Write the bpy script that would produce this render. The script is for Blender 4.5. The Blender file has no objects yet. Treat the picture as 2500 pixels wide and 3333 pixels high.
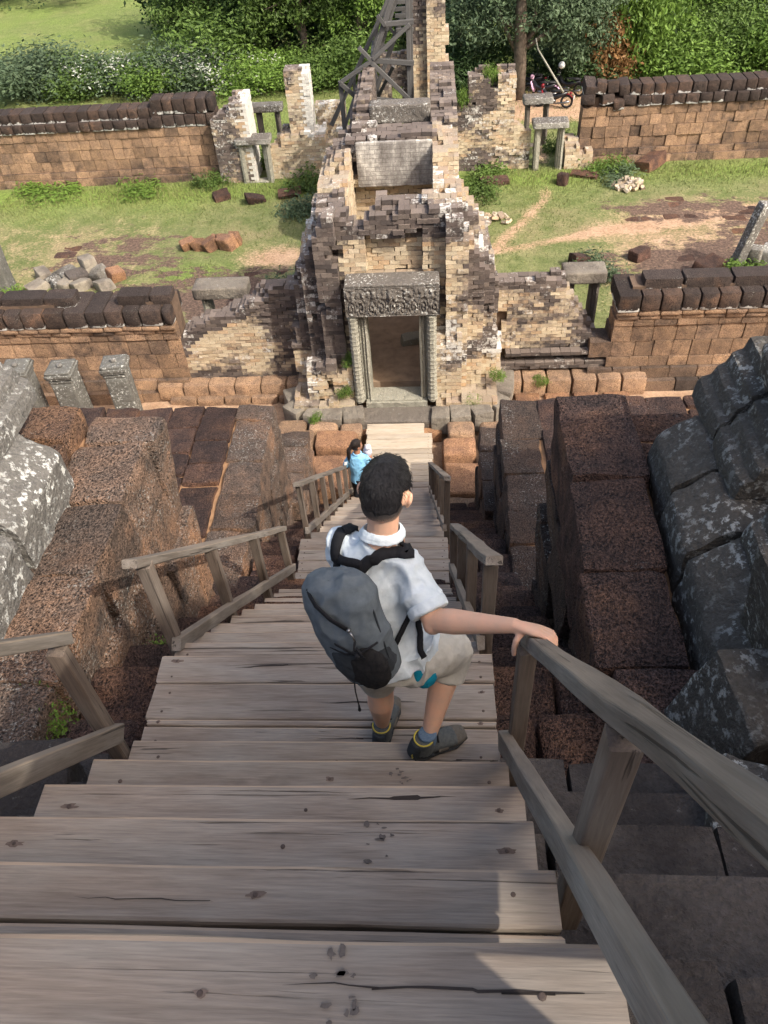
import bpy, math, random
import numpy as np
from mathutils import Vector, Matrix, Euler, noise

sc = bpy.context.scene
col = sc.collection
R = math.radians

# ------------------------------------------------------------------ camera
def cam_axes(p, r, y):
    p, r, y = R(p), R(r), R(y)
    f = Vector((math.sin(y)*math.cos(p), math.cos(y)*math.cos(p), -math.sin(p)))
    rt = Vector((math.cos(y), -math.sin(y), 0)); dn = f.cross(rt)
    return rt*math.cos(r)+dn*math.sin(r), -rt*math.sin(r)+dn*math.cos(r), f
CAM = Vector((0, 0, 10))
_r, _d, _f = cam_axes(45.14, 4.61, -5.37)
cam = bpy.data.objects.new('camera', bpy.data.cameras.new('camera'))
col.objects.link(cam)
cam.matrix_world = Matrix(((_r.x, -_d.x, -_f.x, CAM.x), (_r.y, -_d.y, -_f.y, CAM.y), (_r.z, -_d.z, -_f.z, CAM.z), (0, 0, 0, 1)))
cam.data.sensor_fit = 'HORIZONTAL'; cam.data.sensor_width = 36; cam.data.lens = 36*2555/2500
cam.data.clip_start = 0.05; cam.data.clip_end = 2000
sc.camera = cam

# ------------------------------------------------------------------ light
SUN_EL = R(46); SUN_AZ = math.atan2(.80, -.60)        # the sun stands to the right and behind the viewer
sdir = Vector((math.cos(SUN_EL)*math.sin(SUN_AZ), math.cos(SUN_EL)*math.cos(SUN_AZ), math.sin(SUN_EL)))
w = bpy.data.worlds.new('World'); sc.world = w; w.use_nodes = True
nt = w.node_tree
sky = nt.nodes.new('ShaderNodeTexSky'); sky.sky_type = 'NISHITA'; sky.sun_disc = False
sky.sun_elevation = SUN_EL; sky.sun_rotation = SUN_AZ; sky.air_density = 1.0; sky.dust_density = 6.0; sky.ozone_density = .6
nt.nodes['Background'].inputs['Strength'].default_value = 0.15
nt.links.new(sky.outputs[0], nt.nodes['Background'].inputs['Color'])
sl = bpy.data.lights.new('sun', 'SUN'); sl.energy = 2.25; sl.angle = R(0.55); sl.color = (1, .94, .84)
so = bpy.data.objects.new('sun', sl); col.objects.link(so)
so.rotation_euler = (-sdir).to_track_quat('-Z', 'Y').to_euler(); so.location = (30, -30, 40)
sc.view_settings.view_transform = 'Standard'; sc.view_settings.look = 'None'
sc.view_settings.gamma = 1; sc.view_settings.exposure = 1.06
sc.view_settings.use_curve_mapping = False
sc.cycles.max_bounces = 6; sc.cycles.diffuse_bounces = 3; sc.cycles.glossy_bounces = 2
sc.cycles.transparent_max_bounces = 4; sc.cycles.use_denoising = True

# ------------------------------------------------------------------ helpers
def tag(o, label=None, cat=None, group=None, kind=None):
    if label: o['label'] = label
    if cat: o['category'] = cat
    if group: o['group'] = group
    if kind: o['kind'] = kind
    return o
def thing(name, label, cat, loc=(0, 0, 0), group=None, rz=0):
    o = bpy.data.objects.new(name, None); col.objects.link(o)
    o.location = loc; o.rotation_euler = (0, 0, rz); o.empty_display_size = .1
    o['wl'] = 0
    del o['wl']
    return tag(o, label, cat, group)
def wloc(o):
    p = Vector((0, 0, 0))
    while o is not None:
        p += o.location; o = o.parent
    return p
def link(name, me, parent=None, loc=(0, 0, 0), rot=None, scale=None, color=None, local=False):
    """loc in world coordinates; parents built this way are never rotated (local=True: loc is already in the parent's space)"""
    o = bpy.data.objects.new(name, me); col.objects.link(o)
    loc = Vector(loc)
    if parent is not None:
        if not local: loc = loc - wloc(parent)
        o.parent = parent
    o.location = loc
    if rot is not None: o.rotation_euler = rot
    if scale is not None: o.scale = scale
    if color is not None: o.color = (*color[:3], 1)
    return o
def mesh_np(name, v, f, mat=None, smooth=False):
    v = np.asarray(v, dtype=np.float32).reshape(-1, 3)
    me = bpy.data.meshes.new(name)
    if isinstance(f, np.ndarray):
        k = f.shape[1]; n = len(f)
        me.vertices.add(len(v)); me.vertices.foreach_set('co', v.ravel())
        me.loops.add(n*k); me.loops.foreach_set('vertex_index', f.astype(np.int32).ravel())
        me.polygons.add(n); me.polygons.foreach_set('loop_start', np.arange(0, n*k, k, dtype=np.int32))
        try: me.polygons.foreach_set('loop_total', np.full(n, k, dtype=np.int32))
        except Exception: pass
        me.update(calc_edges=True); me.validate()
    else:
        me.from_pydata([tuple(map(float, p)) for p in v], [], f); me.update()
    me.polygons.foreach_set('use_smooth', np.full(len(me.polygons), bool(smooth)))
    if smooth == 'sharp': me.set_sharp_from_angle(angle=R(28))
    if mat: me.materials.append(mat)
    return me
def part(name, v, f, mat, parent=None, smooth=False, color=None, kind=None):
    """one mesh from world coordinates; its origin goes to the middle of its box"""
    v = np.asarray(v, dtype=np.float64).reshape(-1, 3)
    c = (v.min(0)+v.max(0))/2
    o = link(name, mesh_np(name, v-c, f, mat, smooth), parent, c, color=color)
    if kind: o['kind'] = kind
    return o
BOXF = np.array([(0, 3, 2, 1), (4, 5, 6, 7), (0, 1, 5, 4), (1, 2, 6, 5), (2, 3, 7, 6), (3, 0, 4, 7)])
UB = np.array([(-.5, -.5, -.5), (.5, -.5, -.5), (.5, .5, -.5), (-.5, .5, -.5), (-.5, -.5, .5), (.5, -.5, .5), (.5, .5, .5), (-.5, .5, .5)])
class MB:
    def __init__(s): s.v = []; s.f = []; s.n = 0
    def add(s, v, f):
        v = np.asarray(v, float).reshape(-1, 3)
        for q in f: s.f.append(tuple(int(i)+s.n for i in q))
        s.v.append(v); s.n += len(v); return s
    def box(s, c, d, M=None, taper=1.0):
        v = UB*np.array(d, float)
        v[4:, :2] *= taper
        if M is not None: v = v @ np.array(M.to_3x3()).T
        return s.add(v+np.array(c, float), BOXF)
    def tube(s, pts, rad, n=10, cap=True, flat=None, up=(0, 0, 1)):
        """flat: list of (a,b) radii pairs instead of rad"""
        pts = [Vector(p) for p in pts]; m = len(pts)
        if not hasattr(rad, '__len__'): rad = [rad]*m
        vs = []; pu = None
        for i, p in enumerate(pts):
            t = (pts[min(i+1, m-1)]-pts[max(i-1, 0)]).normalized()
            u = Vector(up) if pu is None else pu
            u = u-t*u.dot(t)
            if u.length < 1e-4: u = t.orthogonal()
            u.normalize(); pu = u; b = t.cross(u)
            for k in range(n):
                a = 2*math.pi*k/n
                ra, rb = (flat[i] if flat else (rad[i], rad[i]))
                vs.append(p+u*math.sin(a)*ra+b*math.cos(a)*rb)
        fs = []
        for i in range(m-1):
            for k in range(n):
                k2 = (k+1) % n
                fs.append((i*n+k, i*n+k2, (i+1)*n+k2, (i+1)*n+k))
        if cap:
            fs.append(tuple(range(n-1, -1, -1))); fs.append(tuple((m-1)*n+k for k in range(n)))
        return s.add([tuple(x) for x in vs], fs)
    def ball(s, c, r, n=12, m=8, M=None):
        r = (r, r, r) if not hasattr(r, '__len__') else r
        v = []
        for j in range(m+1):
            t = math.pi*j/m
            for i in range(n):
                a = 2*math.pi*i/n
                v.append((math.sin(t)*math.cos(a)*r[0], math.sin(t)*math.sin(a)*r[1], math.cos(t)*r[2]))
        v = np.array(v)
        if M is not None: v = v @ np.array(M.to_3x3()).T
        f = [(j*n+i, (j+1)*n+i, (j+1)*n+(i+1) % n, j*n+(i+1) % n) for j in range(m) for i in range(n)]
        return s.add(v+np.array(c, float), f)
    def torus(s, c, R0, r, axis='x', n=24, m=8):
        v = []
        for i in range(n):
            a = 2*math.pi*i/n
            for j in range(m):
                b = 2*math.pi*j/m; q = R0+r*math.cos(b)
                p = (r*math.sin(b), q*math.cos(a), q*math.sin(a))
                v.append(p if axis == 'x' else (p[1], p[0], p[2]) if axis == 'y' else (p[1], p[2], p[0]))
        f = [(i*m+j, ((i+1) % n)*m+j, ((i+1) % n)*m+(j+1) % m, i*m+(j+1) % m) for i in range(n) for j in range(m)]
        return s.add(np.array(v)+np.array(c, float), f)
    def verts(s): return np.concatenate(s.v)
    def build(s, name, mat, parent=None, smooth=False, color=None, kind=None):
        return part(name, s.verts(), s.f, mat, parent, smooth, color, kind)
def vnoise(x, y, z=0, seed=0):
    """numpy value noise -1..1"""
    x = np.asarray(x, float)+seed*17.31; y = np.asarray(y, float)+seed*5.77; z = np.asarray(z, float)+x*0+seed*3.1
    xi, yi, zi = np.floor(x), np.floor(y), np.floor(z)
    fx, fy, fz = x-xi, y-yi, z-zi
    fx = fx*fx*(3-2*fx); fy = fy*fy*(3-2*fy); fz = fz*fz*(3-2*fz)
    def h(a, b, c):
        q = np.sin(a*127.1+b*311.7+c*74.7)*43758.5453
        return (q-np.floor(q))*2-1
    r = 0
    for dx in (0, 1):
        for dy in (0, 1):
            for dz in (0, 1):
                wgt = (fx if dx else 1-fx)*(fy if dy else 1-fy)*(fz if dz else 1-fz)
                r = r+wgt*h(xi+dx, yi+dy, zi+dz)
    return r
def fbm(x, y, z=0, seed=0, o=3):
    r = 0; a = 1; t = 0
    for i in range(o):
        r = r+a*vnoise(np.asarray(x)*2**i, np.asarray(y)*2**i, np.asarray(z)*2**i, seed+i); t += a; a *= .5
    return r/t
def grid_cube(n):
    """surface of a cube split n x n per side, unit size, shared vertices"""
    idx = {}; v = []; f = []
    def g(p):
        k = tuple(int(round(c*n)) for c in p)
        if k not in idx: idx[k] = len(v); v.append(tuple(c/n-.5 for c in k))
        return idx[k]
    for ax in range(3):
        for s in (0, 1):
            for i in range(n):
                for j in range(n):
                    q = []
                    for (a, b) in ((0, 0), (1, 0), (1, 1), (0, 1)):
                        p = [0, 0, 0]; p[ax] = s; p[(ax+1) % 3] = (i+a)/n; p[(ax+2) % 3] = (j+b)/n
                        q.append(g(p))
                    f.append(tuple(q) if s else tuple(q[::-1]))
    return np.array(v), np.array(f)
_GC = {}
def rough_box(d, n=3, rnd=.04, amp=.01, fr=4, seed=0, skew=.0):
    """rounded, noisy block: vertices and faces (n rows per side)"""
    if n not in _GC: _GC[n] = grid_cube(n)
    u, f = _GC[n]
    d = np.array(d, float)
    # pull grid lines towards the edges so that rounding has vertices to work with
    e = np.sign(u)*(np.abs(u)*2)**.6/2 if n > 2 else u
    p = e*d
    inner = np.maximum(d/2-rnd, 1e-4)
    c = np.clip(p, -inner, inner); q = p-c
    L = np.linalg.norm(q, axis=1, keepdims=True); L[L == 0] = 1
    far = np.minimum(L, rnd)
    p = c+q/L*far
    r = np.random.RandomState(seed)
    if skew: p[:, :2] += (p[:, 2:3]/d[2])*r.uniform(-skew, skew, 2); p[:, 2] += p[:, 0]/d[0]*r.uniform(-skew, skew)
    s = r.uniform(0, 50, 3)
    nn = np.stack([fbm(p[:, 0]*fr+s[0]+k*9, p[:, 1]*fr+s[1], p[:, 2]*fr+s[2], k) for k in range(3)], 1)
    p = p+nn*amp
    return p, f

# ------------------------------------------------------------------ materials
class NB:
    def __init__(s, name):
        s.m = bpy.data.materials.new(name); s.m.use_nodes = True; s.t = s.m.node_tree
        s.b = s.t.nodes['Principled BSDF']; s.b.inputs['Roughness'].default_value = .9
        s.b.inputs['Specular IOR Level'].default_value = .25
        s._pos = None
    def n(s, ty, **k):
        x = s.t.nodes.new(ty)
        for a, b in k.items(): setattr(x, a, b)
        return x
    def L(s, a, b): s.t.links.new(a, b); return s
    def put(s, sock, val):
        if hasattr(val, 'is_output'): s.L(val, sock)
        else:
            if sock.type == 'RGBA' and len(val) == 3: val = (*val, 1)
            sock.default_value = val
    def pos(s):
        if s._pos is None: s._pos = s.n('ShaderNodeNewGeometry')
        return s._pos.outputs['Position']
    def nz(s):
        s.pos(); x = s.n('ShaderNodeSeparateXYZ'); s.L(s._pos.outputs['True Normal'], x.inputs[0]); return x.outputs[2]
    def obj(s): return s.n('ShaderNodeTexCoord').outputs['Object']
    def rand(s): return s.n('ShaderNodeObjectInfo').outputs['Random']
    def map(s, v, scale=(1, 1, 1), off=None):
        x = s.n('ShaderNodeMapping'); s.L(v, x.inputs[0]); x.inputs['Scale'].default_value = scale
        if off is not None: s.put(x.inputs['Location'], off)
        return x.outputs[0]
    def noise(s, v, sc_, det=4, rough=.55, dist=0):
        x = s.n('ShaderNodeTexNoise'); s.L(v, x.inputs['Vector']); x.inputs['Scale'].default_value = sc_
        x.inputs['Detail'].default_value = det; x.inputs['Roughness'].default_value = rough; x.inputs['Distortion'].default_value = dist
        return x.outputs['Fac']
    def voro(s, v, sc_, feat='F1', out='Distance', rand=1):
        x = s.n('ShaderNodeTexVoronoi'); x.feature = feat; s.L(v, x.inputs['Vector']); x.inputs['Scale'].default_value = sc_
        x.inputs['Randomness'].default_value = rand
        return x.outputs[out]
    def ramp(s, f, *st, interp='LINEAR'):
        x = s.n('ShaderNodeValToRGB'); s.put(x.inputs[0], f); cr = x.color_ramp; cr.interpolation = interp
        while len(cr.elements) < len(st): cr.elements.new(.5)
        for e, (p, c) in zip(cr.elements, st):
            e.position = p; e.color = (*c, 1) if hasattr(c, '__len__') else (c, c, c, 1)
        return x.outputs[0]
    def mix(s, f, a, b, mode='MIX'):
        x = s.n('ShaderNodeMix', data_type='RGBA', blend_type=mode)
        s.put(x.inputs[0], f); s.put(x.inputs[6], a); s.put(x.inputs[7], b); return x.outputs[2]
    def math(s, op, a, b=0.0, c=0.0, clamp=False):
        x = s.n('ShaderNodeMath', operation=op, use_clamp=clamp)
        for i, q in enumerate((a, b, c)): s.put(x.inputs[i], q)
        return x.outputs[0]
    def sep(s, c):
        x = s.n('ShaderNodeSeparateColor'); s.L(c, x.inputs[0]); return x.outputs
    def bump(s, h, strength=.5, dist=.02):
        x = s.n('ShaderNodeBump'); x.inputs['Strength'].default_value = strength; x.inputs['Distance'].default_value = dist
        s.L(h, x.inputs['Height']); s.L(x.outputs[0], s.b.inputs['Normal']); return s
    def col(s, c): s.put(s.b.inputs['Base Color'], c); return s
    def rough(s, v): s.put(s.b.inputs['Roughness'], v); return s

def laterite(name, dark, mid, warm, lichen=0.0, warm_amt=.5, top_dark=.6, pit=38, bump=1.0, dist=.042):
    n = NB(name); p = n.pos()
    oc = n.n('ShaderNodeObjectInfo'); tone = n.sep(oc.outputs['Color'])
    big = n.noise(p, 1.1, 4, .6); med = n.noise(p, 5, 5, .65); fine = n.noise(p, 70, 3, .7)
    c = n.mix(n.ramp(med, (.32, 0), (.68, 1)), dark, mid)
    c = n.mix(n.ramp(big, (.62-.3*warm_amt, 0), (.72-.18*warm_amt, 1)), c, n.mix(n.ramp(med, (.3, 0), (.7, 1)), mid, warm))
    tp = n.ramp(n.math('ADD', n.nz(), n.math('MULTIPLY', n.math('SUBTRACT', med, .5), .7)), (.35, 0), (.75, 1))
    c = n.mix(n.math('MULTIPLY', tp, top_dark), c, n.mix(n.ramp(fine, (.35, 0), (.65, 1)), dark, tuple(x*1.7 for x in dark)))
    # object colour: red = pull towards the dark crust, also painted shade on the right flanks, green = pull towards the warm stone
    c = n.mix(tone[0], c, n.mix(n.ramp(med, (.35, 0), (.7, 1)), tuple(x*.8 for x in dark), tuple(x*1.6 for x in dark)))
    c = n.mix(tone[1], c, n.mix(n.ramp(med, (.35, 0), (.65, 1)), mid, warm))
    hs = n.n('ShaderNodeHueSaturation'); n.L(c, hs.inputs['Color'])
    n.put(hs.inputs['Value'], n.math('MULTIPLY_ADD', oc.outputs['Random'], .5, .75)); c = hs.outputs[0]
    pits = n.voro(n.map(p, (1, 1, 1)), pit); pr = n.ramp(pits, (.06, 0), (.38, 1))
    pm = n.ramp(n.noise(p, 9, 3), (.4, 0), (.6, 1))
    c = n.mix(n.math('MULTIPLY', n.math('SUBTRACT', 1, pr), n.math('MULTIPLY_ADD', pm, .6, .35)), c, tuple(x*.35 for x in dark))
    pit2 = n.ramp(n.voro(p, pit*2.3), (.12, 0), (.5, 1)); c = n.mix(1, c, n.ramp(pit2, (0, .45), (.6, 1.15)), 'MULTIPLY')
    gr = n.ramp(fine, (.3, .5), (.7, 1.75)); c = n.mix(1, c, gr, 'MULTIPLY')
    if lichen:
        a = n.ramp(n.noise(p, 42, 5, .75), (.61-.10*lichen, 0), (.69-.10*lichen, 1)); b = n.ramp(n.noise(p, 1.9, 4, .6), (.58-.2*lichen, 0), (.72-.2*lichen, 1))
        c = n.mix(n.math('MULTIPLY', n.math('MULTIPLY', a, b), .8), c, (.5, .49, .44))
    oz = n.n('ShaderNodeSeparateXYZ'); n.L(n.obj(), oz.inputs[0])          # object colour blue = white crust along the lower edge
    wl = n.math('ADD', n.math('MULTIPLY', oz.outputs[2], -1.0), n.math('MULTIPLY', n.math('SUBTRACT', n.noise(p, 6, 5, .7), .5), 1.1))
    c = n.mix(n.math('MULTIPLY', n.ramp(wl, (.33, 0), (.40, 1)), tone[2]), c, (.66, .65, .61))
    n.col(c).rough(.95)
    h = n.math('ADD', n.math('MULTIPLY', pr, .7), n.math('ADD', n.math('MULTIPLY', med, 1.3), n.math('ADD', n.math('MULTIPLY', fine, .5), n.math('MULTIPLY', pit2, .45))))
    n.bump(h, bump, dist)
    return n.m
M = {}
M['lat_dark'] = laterite('laterite_dark', (.023, .0165, .0152), (.118, .066, .052), (.26, .13, .068), .10, .36, .62)
M['lat_brown'] = laterite('laterite_brown', (.040, .028, .024), (.16, .096, .067), (.31, .17, .092), .22, .5, .55)
M['lat_face_lit'] = laterite('laterite_inner_face_lit', (.055, .043, .036), (.19, .127, .092), (.36, .185, .095), .62, .45, .6)  # brighter copy of the inner face, sunlight of the left flanks in the colour
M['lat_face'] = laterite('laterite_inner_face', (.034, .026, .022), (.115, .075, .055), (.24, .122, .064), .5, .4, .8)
M['lat_wall'] = laterite('laterite_wall', (.055, .042, .035), (.225, .145, .095), (.37, .235, .138), .15, .6, .55, pit=30, bump=.7)
M['lat_cap'] = laterite('laterite_coping', (.028, .0215, .019), (.062, .044, .036), (.2, .11, .065), .25, .12, .75, pit=30, bump=.8)
M['lat_warm'] = laterite('laterite_warm_floor', (.1, .06, .045), (.25, .135, .08), (.40, .22, .115), .05, .7, .35)

def lichen_mat(name):
    n = NB(name); p = n.pos(); a = n.noise(p, 60, 4, .7)
    n.col(n.ramp(a, (.3, (.45, .44, .40)), (.7, (.78, .77, .73)))).bump(a, .6, .01); return n.m
M['white_lichen'] = lichen_mat('white_lichen')

def sandstone(name, base, dark, pale, lich=.4, topd=.6, bands=0):
    n = NB(name); p = n.pos(); oc = n.n('ShaderNodeObjectInfo'); tone = n.sep(oc.outputs['Color'])
    big = n.noise(p, 1.6, 5, .6); med = n.noise(p, 7, 5, .65); fine = n.noise(p, 60, 4, .7)
    c = n.mix(n.ramp(med, (.3, 0), (.7, 1)), base, tuple(x*1.25 for x in base))
    c = n.mix(n.ramp(big, (.45, 0), (.62, 1)), c, dark)
    tp = n.ramp(n.math('ADD', n.nz(), n.math('MULTIPLY', n.math('SUBTRACT', med, .5), .8)), (.4, 0), (.8, 1))
    c = n.mix(n.math('MULTIPLY', tp, topd), c, tuple(x*.75 for x in dark))
    c = n.mix(tone[0], c, dark)
    gr = n.ramp(fine, (.3, .75), (.7, 1.25)); c = n.mix(1, c, gr, 'MULTIPLY')
    l1 = n.ramp(n.noise(p, 19, 6, .72), (.66-.13*lich, 0), (.72-.13*lich, 1)); l2 = n.ramp(n.noise(p, 1.7, 3), (.42, 0), (.6, 1))
    c = n.mix(n.math('MULTIPLY', l1, n.math('MULTIPLY_ADD', l2, .8, .15)), c, pale)
    n.col(c).rough(.9)
    h = n.math('ADD', n.math('MULTIPLY', med, .8), n.math('MULTIPLY', fine, .35))
    if bands:
        z = n.n('ShaderNodeSeparateXYZ'); n.L(p, z.inputs[0])
        wv = n.n('ShaderNodeTexWave', wave_type='BANDS', bands_direction='Z'); n.L(p, wv.inputs['Vector']); wv.inputs['Scale'].default_value = bands; wv.inputs['Distortion'].default_value = .6
        h = n.math('ADD', h, n.math('MULTIPLY', wv.outputs['Fac'], .8))
    h = n.math('ADD', h, n.math('MULTIPLY', n.noise(p, 3.2, 4, .7), 1.6))
    n.bump(h, 1.0, .045)
    return n.m
M['sand_grey'] = sandstone('sandstone_dark_grey', (.18, .166, .143), (.088, .078, .066), (.52, .52, .48), 1.0, .3)
M['sand_lit'] = sandstone('sandstone_lichen_lit', (.33, .325, .285), (.15, .14, .125), (.70, .70, .65), .95, .3)  # lichen-spotted stone, colour brightened for the sunlit left pedestal
M['sand_pillar'] = sandstone('sandstone_pillar', (.34, .345, .30), (.13, .125, .11), (.62, .63, .58), .8, .95)
M['sand_door'] = sandstone('sandstone_doorframe', (.45, .44, .37), (.30, .285, .23), (.60, .60, .54), .4, .9)
M['sand_lintel'] = sandstone('sandstone_lintel', (.33, .32, .285), (.13, .115, .10), (.66, .66, .61), .8, 1.0)
M['sand_step'] = sandstone('sandstone_steps', (.085, .072, .063), (.045, .038, .035), (.30, .29, .26), .22, .1)
M['sand_base'] = sandstone('sandstone_gate_base', (.25, .22, .175), (.14, .12, .10), (.45, .43, .38), .3, .3)

def brick(name, stuff):
    n = NB(name); p = n.pos()
    if stuff:
        at = n.n('ShaderNodeAttribute', attribute_name='bk'); t = n.sep(at.outputs['Color'])
    else:
        oc = n.n('ShaderNodeObjectInfo'); t = n.sep(oc.outputs['Color'])
    med = n.noise(p, 6, 5, .65); fine = n.noise(p, 55, 4, .7)
    c = n.ramp(t[2], (0, (.42, .32, .21)), (.25, (.50, .41, .28)), (.5, (.545, .46, .325)), (.7, (.46, .315, .19)), (.85, (.52, .435, .31)), (1, (.38, .285, .195)))
    dk = n.ramp(t[2], (0, (.085, .069, .061)), (.35, (.13, .103, .09)), (.6, (.06, .05, .046)), (1, (.18, .145, .122)))
    f = n.math('ADD', t[0], n.math('MULTIPLY', n.math('SUBTRACT', med, .5), .7))
    c = n.mix(n.ramp(f, (.38, 0), (.60, 1)), c, dk)
    tp = n.ramp(n.math('ADD', n.nz(), n.math('MULTIPLY', n.math('SUBTRACT', med, .5), .8)), (.45, 0), (.8, 1))
    c = n.mix(n.math('MULTIPLY', tp, .6), c, n.ramp(t[2], (0, (.12, .095, .082)), (1, (.22, .175, .145))))
    l = n.ramp(n.math('ADD', n.math('MULTIPLY', n.noise(p, 15, 5, .7), .9), n.math('MULTIPLY', t[1], .5)), (.62, 0), (.72, 1))
    c = n.mix(n.math('MULTIPLY', l, n.math('MINIMUM', n.math('MULTIPLY_ADD', t[1], 1.6, .1), .9)), c, (.62, .60, .55))
    c = n.mix(1, c, n.ramp(fine, (.3, .75), (.7, 1.22)), 'MULTIPLY')
    n.col(c).rough(.93)
    n.bump(n.math('ADD', med, n.math('MULTIPLY', fine, .5)), .7, .02)
    return n.m
M['brick_o'] = brick('brick', False); M['brick_s'] = brick('brick_mass', True)

def wood(name, a, b, c3, grain=1.0, stain=.5):
    n = NB(name); o = n.obj(); r = n.rand()
    off = n.n('ShaderNodeCombineXYZ'); n.put(off.inputs[0], n.math('MULTIPLY', r, 37)); n.put(off.inputs[1], n.math('MULTIPLY', r, 91)); n.put(off.inputs[2], n.math('MULTIPLY', r, 53))
    v = n.map(o, (1, 1, 1), off.outputs[0])
    g1 = n.noise(n.map(v, (2.0, 34, 34)), 1.0, 6, .68, .9); g2 = n.noise(n.map(v, (9, 170, 170)), 1.0, 3, .6, .3); bl = n.noise(n.map(v, (1.3, 5, 5)), 1.6, 3, .55)
    c = n.mix(n.ramp(g1, (.3, 0), (.7, 1)), a, b)
    c = n.mix(n.ramp(bl, (.4, 0), (.7, 1)), c, c3)
    cr = n.ramp(n.noise(n.map(v, (.7, 30, 30), (5, 1, 2)), 1.0, 5, .6, 1.2), (.345, 0), (.385, 1))
    c = n.mix(1, c, n.ramp(g2, (.3, .8), (.7, 1.14)), 'MULTIPLY')
    c = n.mix(n.math('MULTIPLY', n.math('SUBTRACT', 1, cr), .8*grain), c, tuple(x*.16 for x in a))
    if stain:
        st = n.ramp(n.noise(n.map(v, (2.0, 4, 4), (9, 4, 1)), 1.4, 4, .6), (.66, 0), (.80, 1))
        c = n.mix(n.math('MULTIPLY', st, stain), c, tuple(x*.3 for x in a))
    hs = n.n('ShaderNodeHueSaturation'); n.L(c, hs.inputs['Color']); n.put(hs.inputs['Value'], n.math('MULTIPLY_ADD', r, .32, .84)); c = hs.outputs[0]
    n.pos(); sx = n.n('ShaderNodeSeparateXYZ'); n.L(n._pos.outputs['True Normal'], sx.inputs[0])     # nosings are worn pale
    ed = n.math('MULTIPLY', n.math('MULTIPLY', n.math('GREATER_THAN', sx.outputs[1], .25), n.math('GREATER_THAN', sx.outputs[2], .2)), n.ramp(bl, (.3, .1), (.6, .55)))
    c = n.mix(ed, c, tuple(min(1, x*k) for x, k in zip(b, (1.55, 1.35, 1.1))))
    n.col(c).rough(.78)
    n.bump(n.math('ADD', n.math('MULTIPLY', cr, 1.2), n.math('ADD', n.math('MULTIPLY', g1, .5), n.math('MULTIPLY', g2, .3))), .55, .006)
    return n.m
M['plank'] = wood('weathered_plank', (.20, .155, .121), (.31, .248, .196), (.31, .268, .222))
M['plank_lit'] = wood('weathered_plank_lit', (.33, .265, .195), (.44, .365, .275), (.40, .345, .275), .8, .3)  # lighter plank copy for the walkway, its sunlight put into the colour
M['rail'] = wood('weathered_rail', (.12, .098, .079), (.195, .165, .137), (.235, .21, .183), .9, .35)
M['post'] = wood('weathered_post', (.095, .070, .054), (.155, .116, .09), (.175, .145, .12), .8, .3)
M['beam'] = wood('grey_scaffold_beam', (.062, .06, .058), (.115, .112, .108), (.085, .082, .079), .5, .2)

def plaster():
    n = NB('old_plaster'); p = n.pos(); big = n.noise(n.map(p, (2.2, 1, .8)), 1.4, 5, .65); med = n.noise(p, 9, 5, .7); fine = n.noise(p, 50, 4, .7)
    c = n.ramp(n.math('ADD', n.math('MULTIPLY', big, .75), n.math('MULTIPLY', med, .25)), (.36, (.12, .105, .095)), (.5, (.27, .25, .225)), (.62, (.55, .52, .46)), (.74, (.66, .62, .54)))
    bt = n.n('ShaderNodeTexBrick'); n.L(n.map(p, (1, 1, 1)), bt.inputs['Vector']); 
    sx = n.n('ShaderNodeSeparateXYZ'); n.L(p, sx.inputs[0]); cx = n.n('ShaderNodeCombineXYZ'); n.L(sx.outputs[0], cx.inputs[0]); n.L(sx.outputs[2], cx.inputs[1]); n.L(cx.outputs[0], bt.inputs['Vector'])
    bt.inputs['Scale'].default_value = 1; bt.inputs['Brick Width'].default_value = .2; bt.inputs['Row Height'].default_value = .084; bt.inputs['Mortar Size'].default_value = .006; bt.inputs['Mortar Smooth'].default_value = .4
    c = n.mix(n.math('MULTIPLY', bt.outputs['Fac'], n.ramp(med, (.35, 0), (.6, .8))), c, (.09, .075, .065)); c = n.mix(1, c, n.ramp(fine, (.3, .78), (.7, 1.2)), 'MULTIPLY')
    n.col(c).bump(n.math('SUBTRACT', n.math('ADD', med, n.math('MULTIPLY', fine, .4)), n.math('MULTIPLY', bt.outputs['Fac'], .8)), .6, .015); return n.m
M['plaster'] = plaster()
def simple(name, c, rough=.8, var=.15, sc_=30, bump=0, metal=0, spec=.3):
    n = NB(name); o = n.obj(); f = n.noise(o, sc_, 4, .6)
    n.col(n.ramp(f, (.3, tuple(x*(1-var) for x in c)), (.7, tuple(min(1, x*(1+var)) for x in c)))).rough(rough)
    n.b.inputs['Metallic'].default_value = metal; n.b.inputs['Specular IOR Level'].default_value = spec
    if bump: n.bump(f, .5, bump)
    return n.m
M['nail'] = simple('rusty_nail', (.075, .052, .042), .7)
M['crack'] = simple('dark_split', (.035, .027, .023), .95); M['rust_mark'] = simple('rust_stained_wood', (.135, .098, .078), .85, .3, 60); M['damp'] = simple('damp_wood', (.105, .085, .072), .8, .3, 60)
M['mortar'] = simple('earth_core', (.12, .08, .055), .95, .3, 6, .02)
M['dust'] = simple('dusty_floor', (.33, .235, .16), .95, .25, 4, .02)
M['earth'] = simple('orange_earth', (.27, .155, .083), .95, .25, 9, .02)

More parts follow.
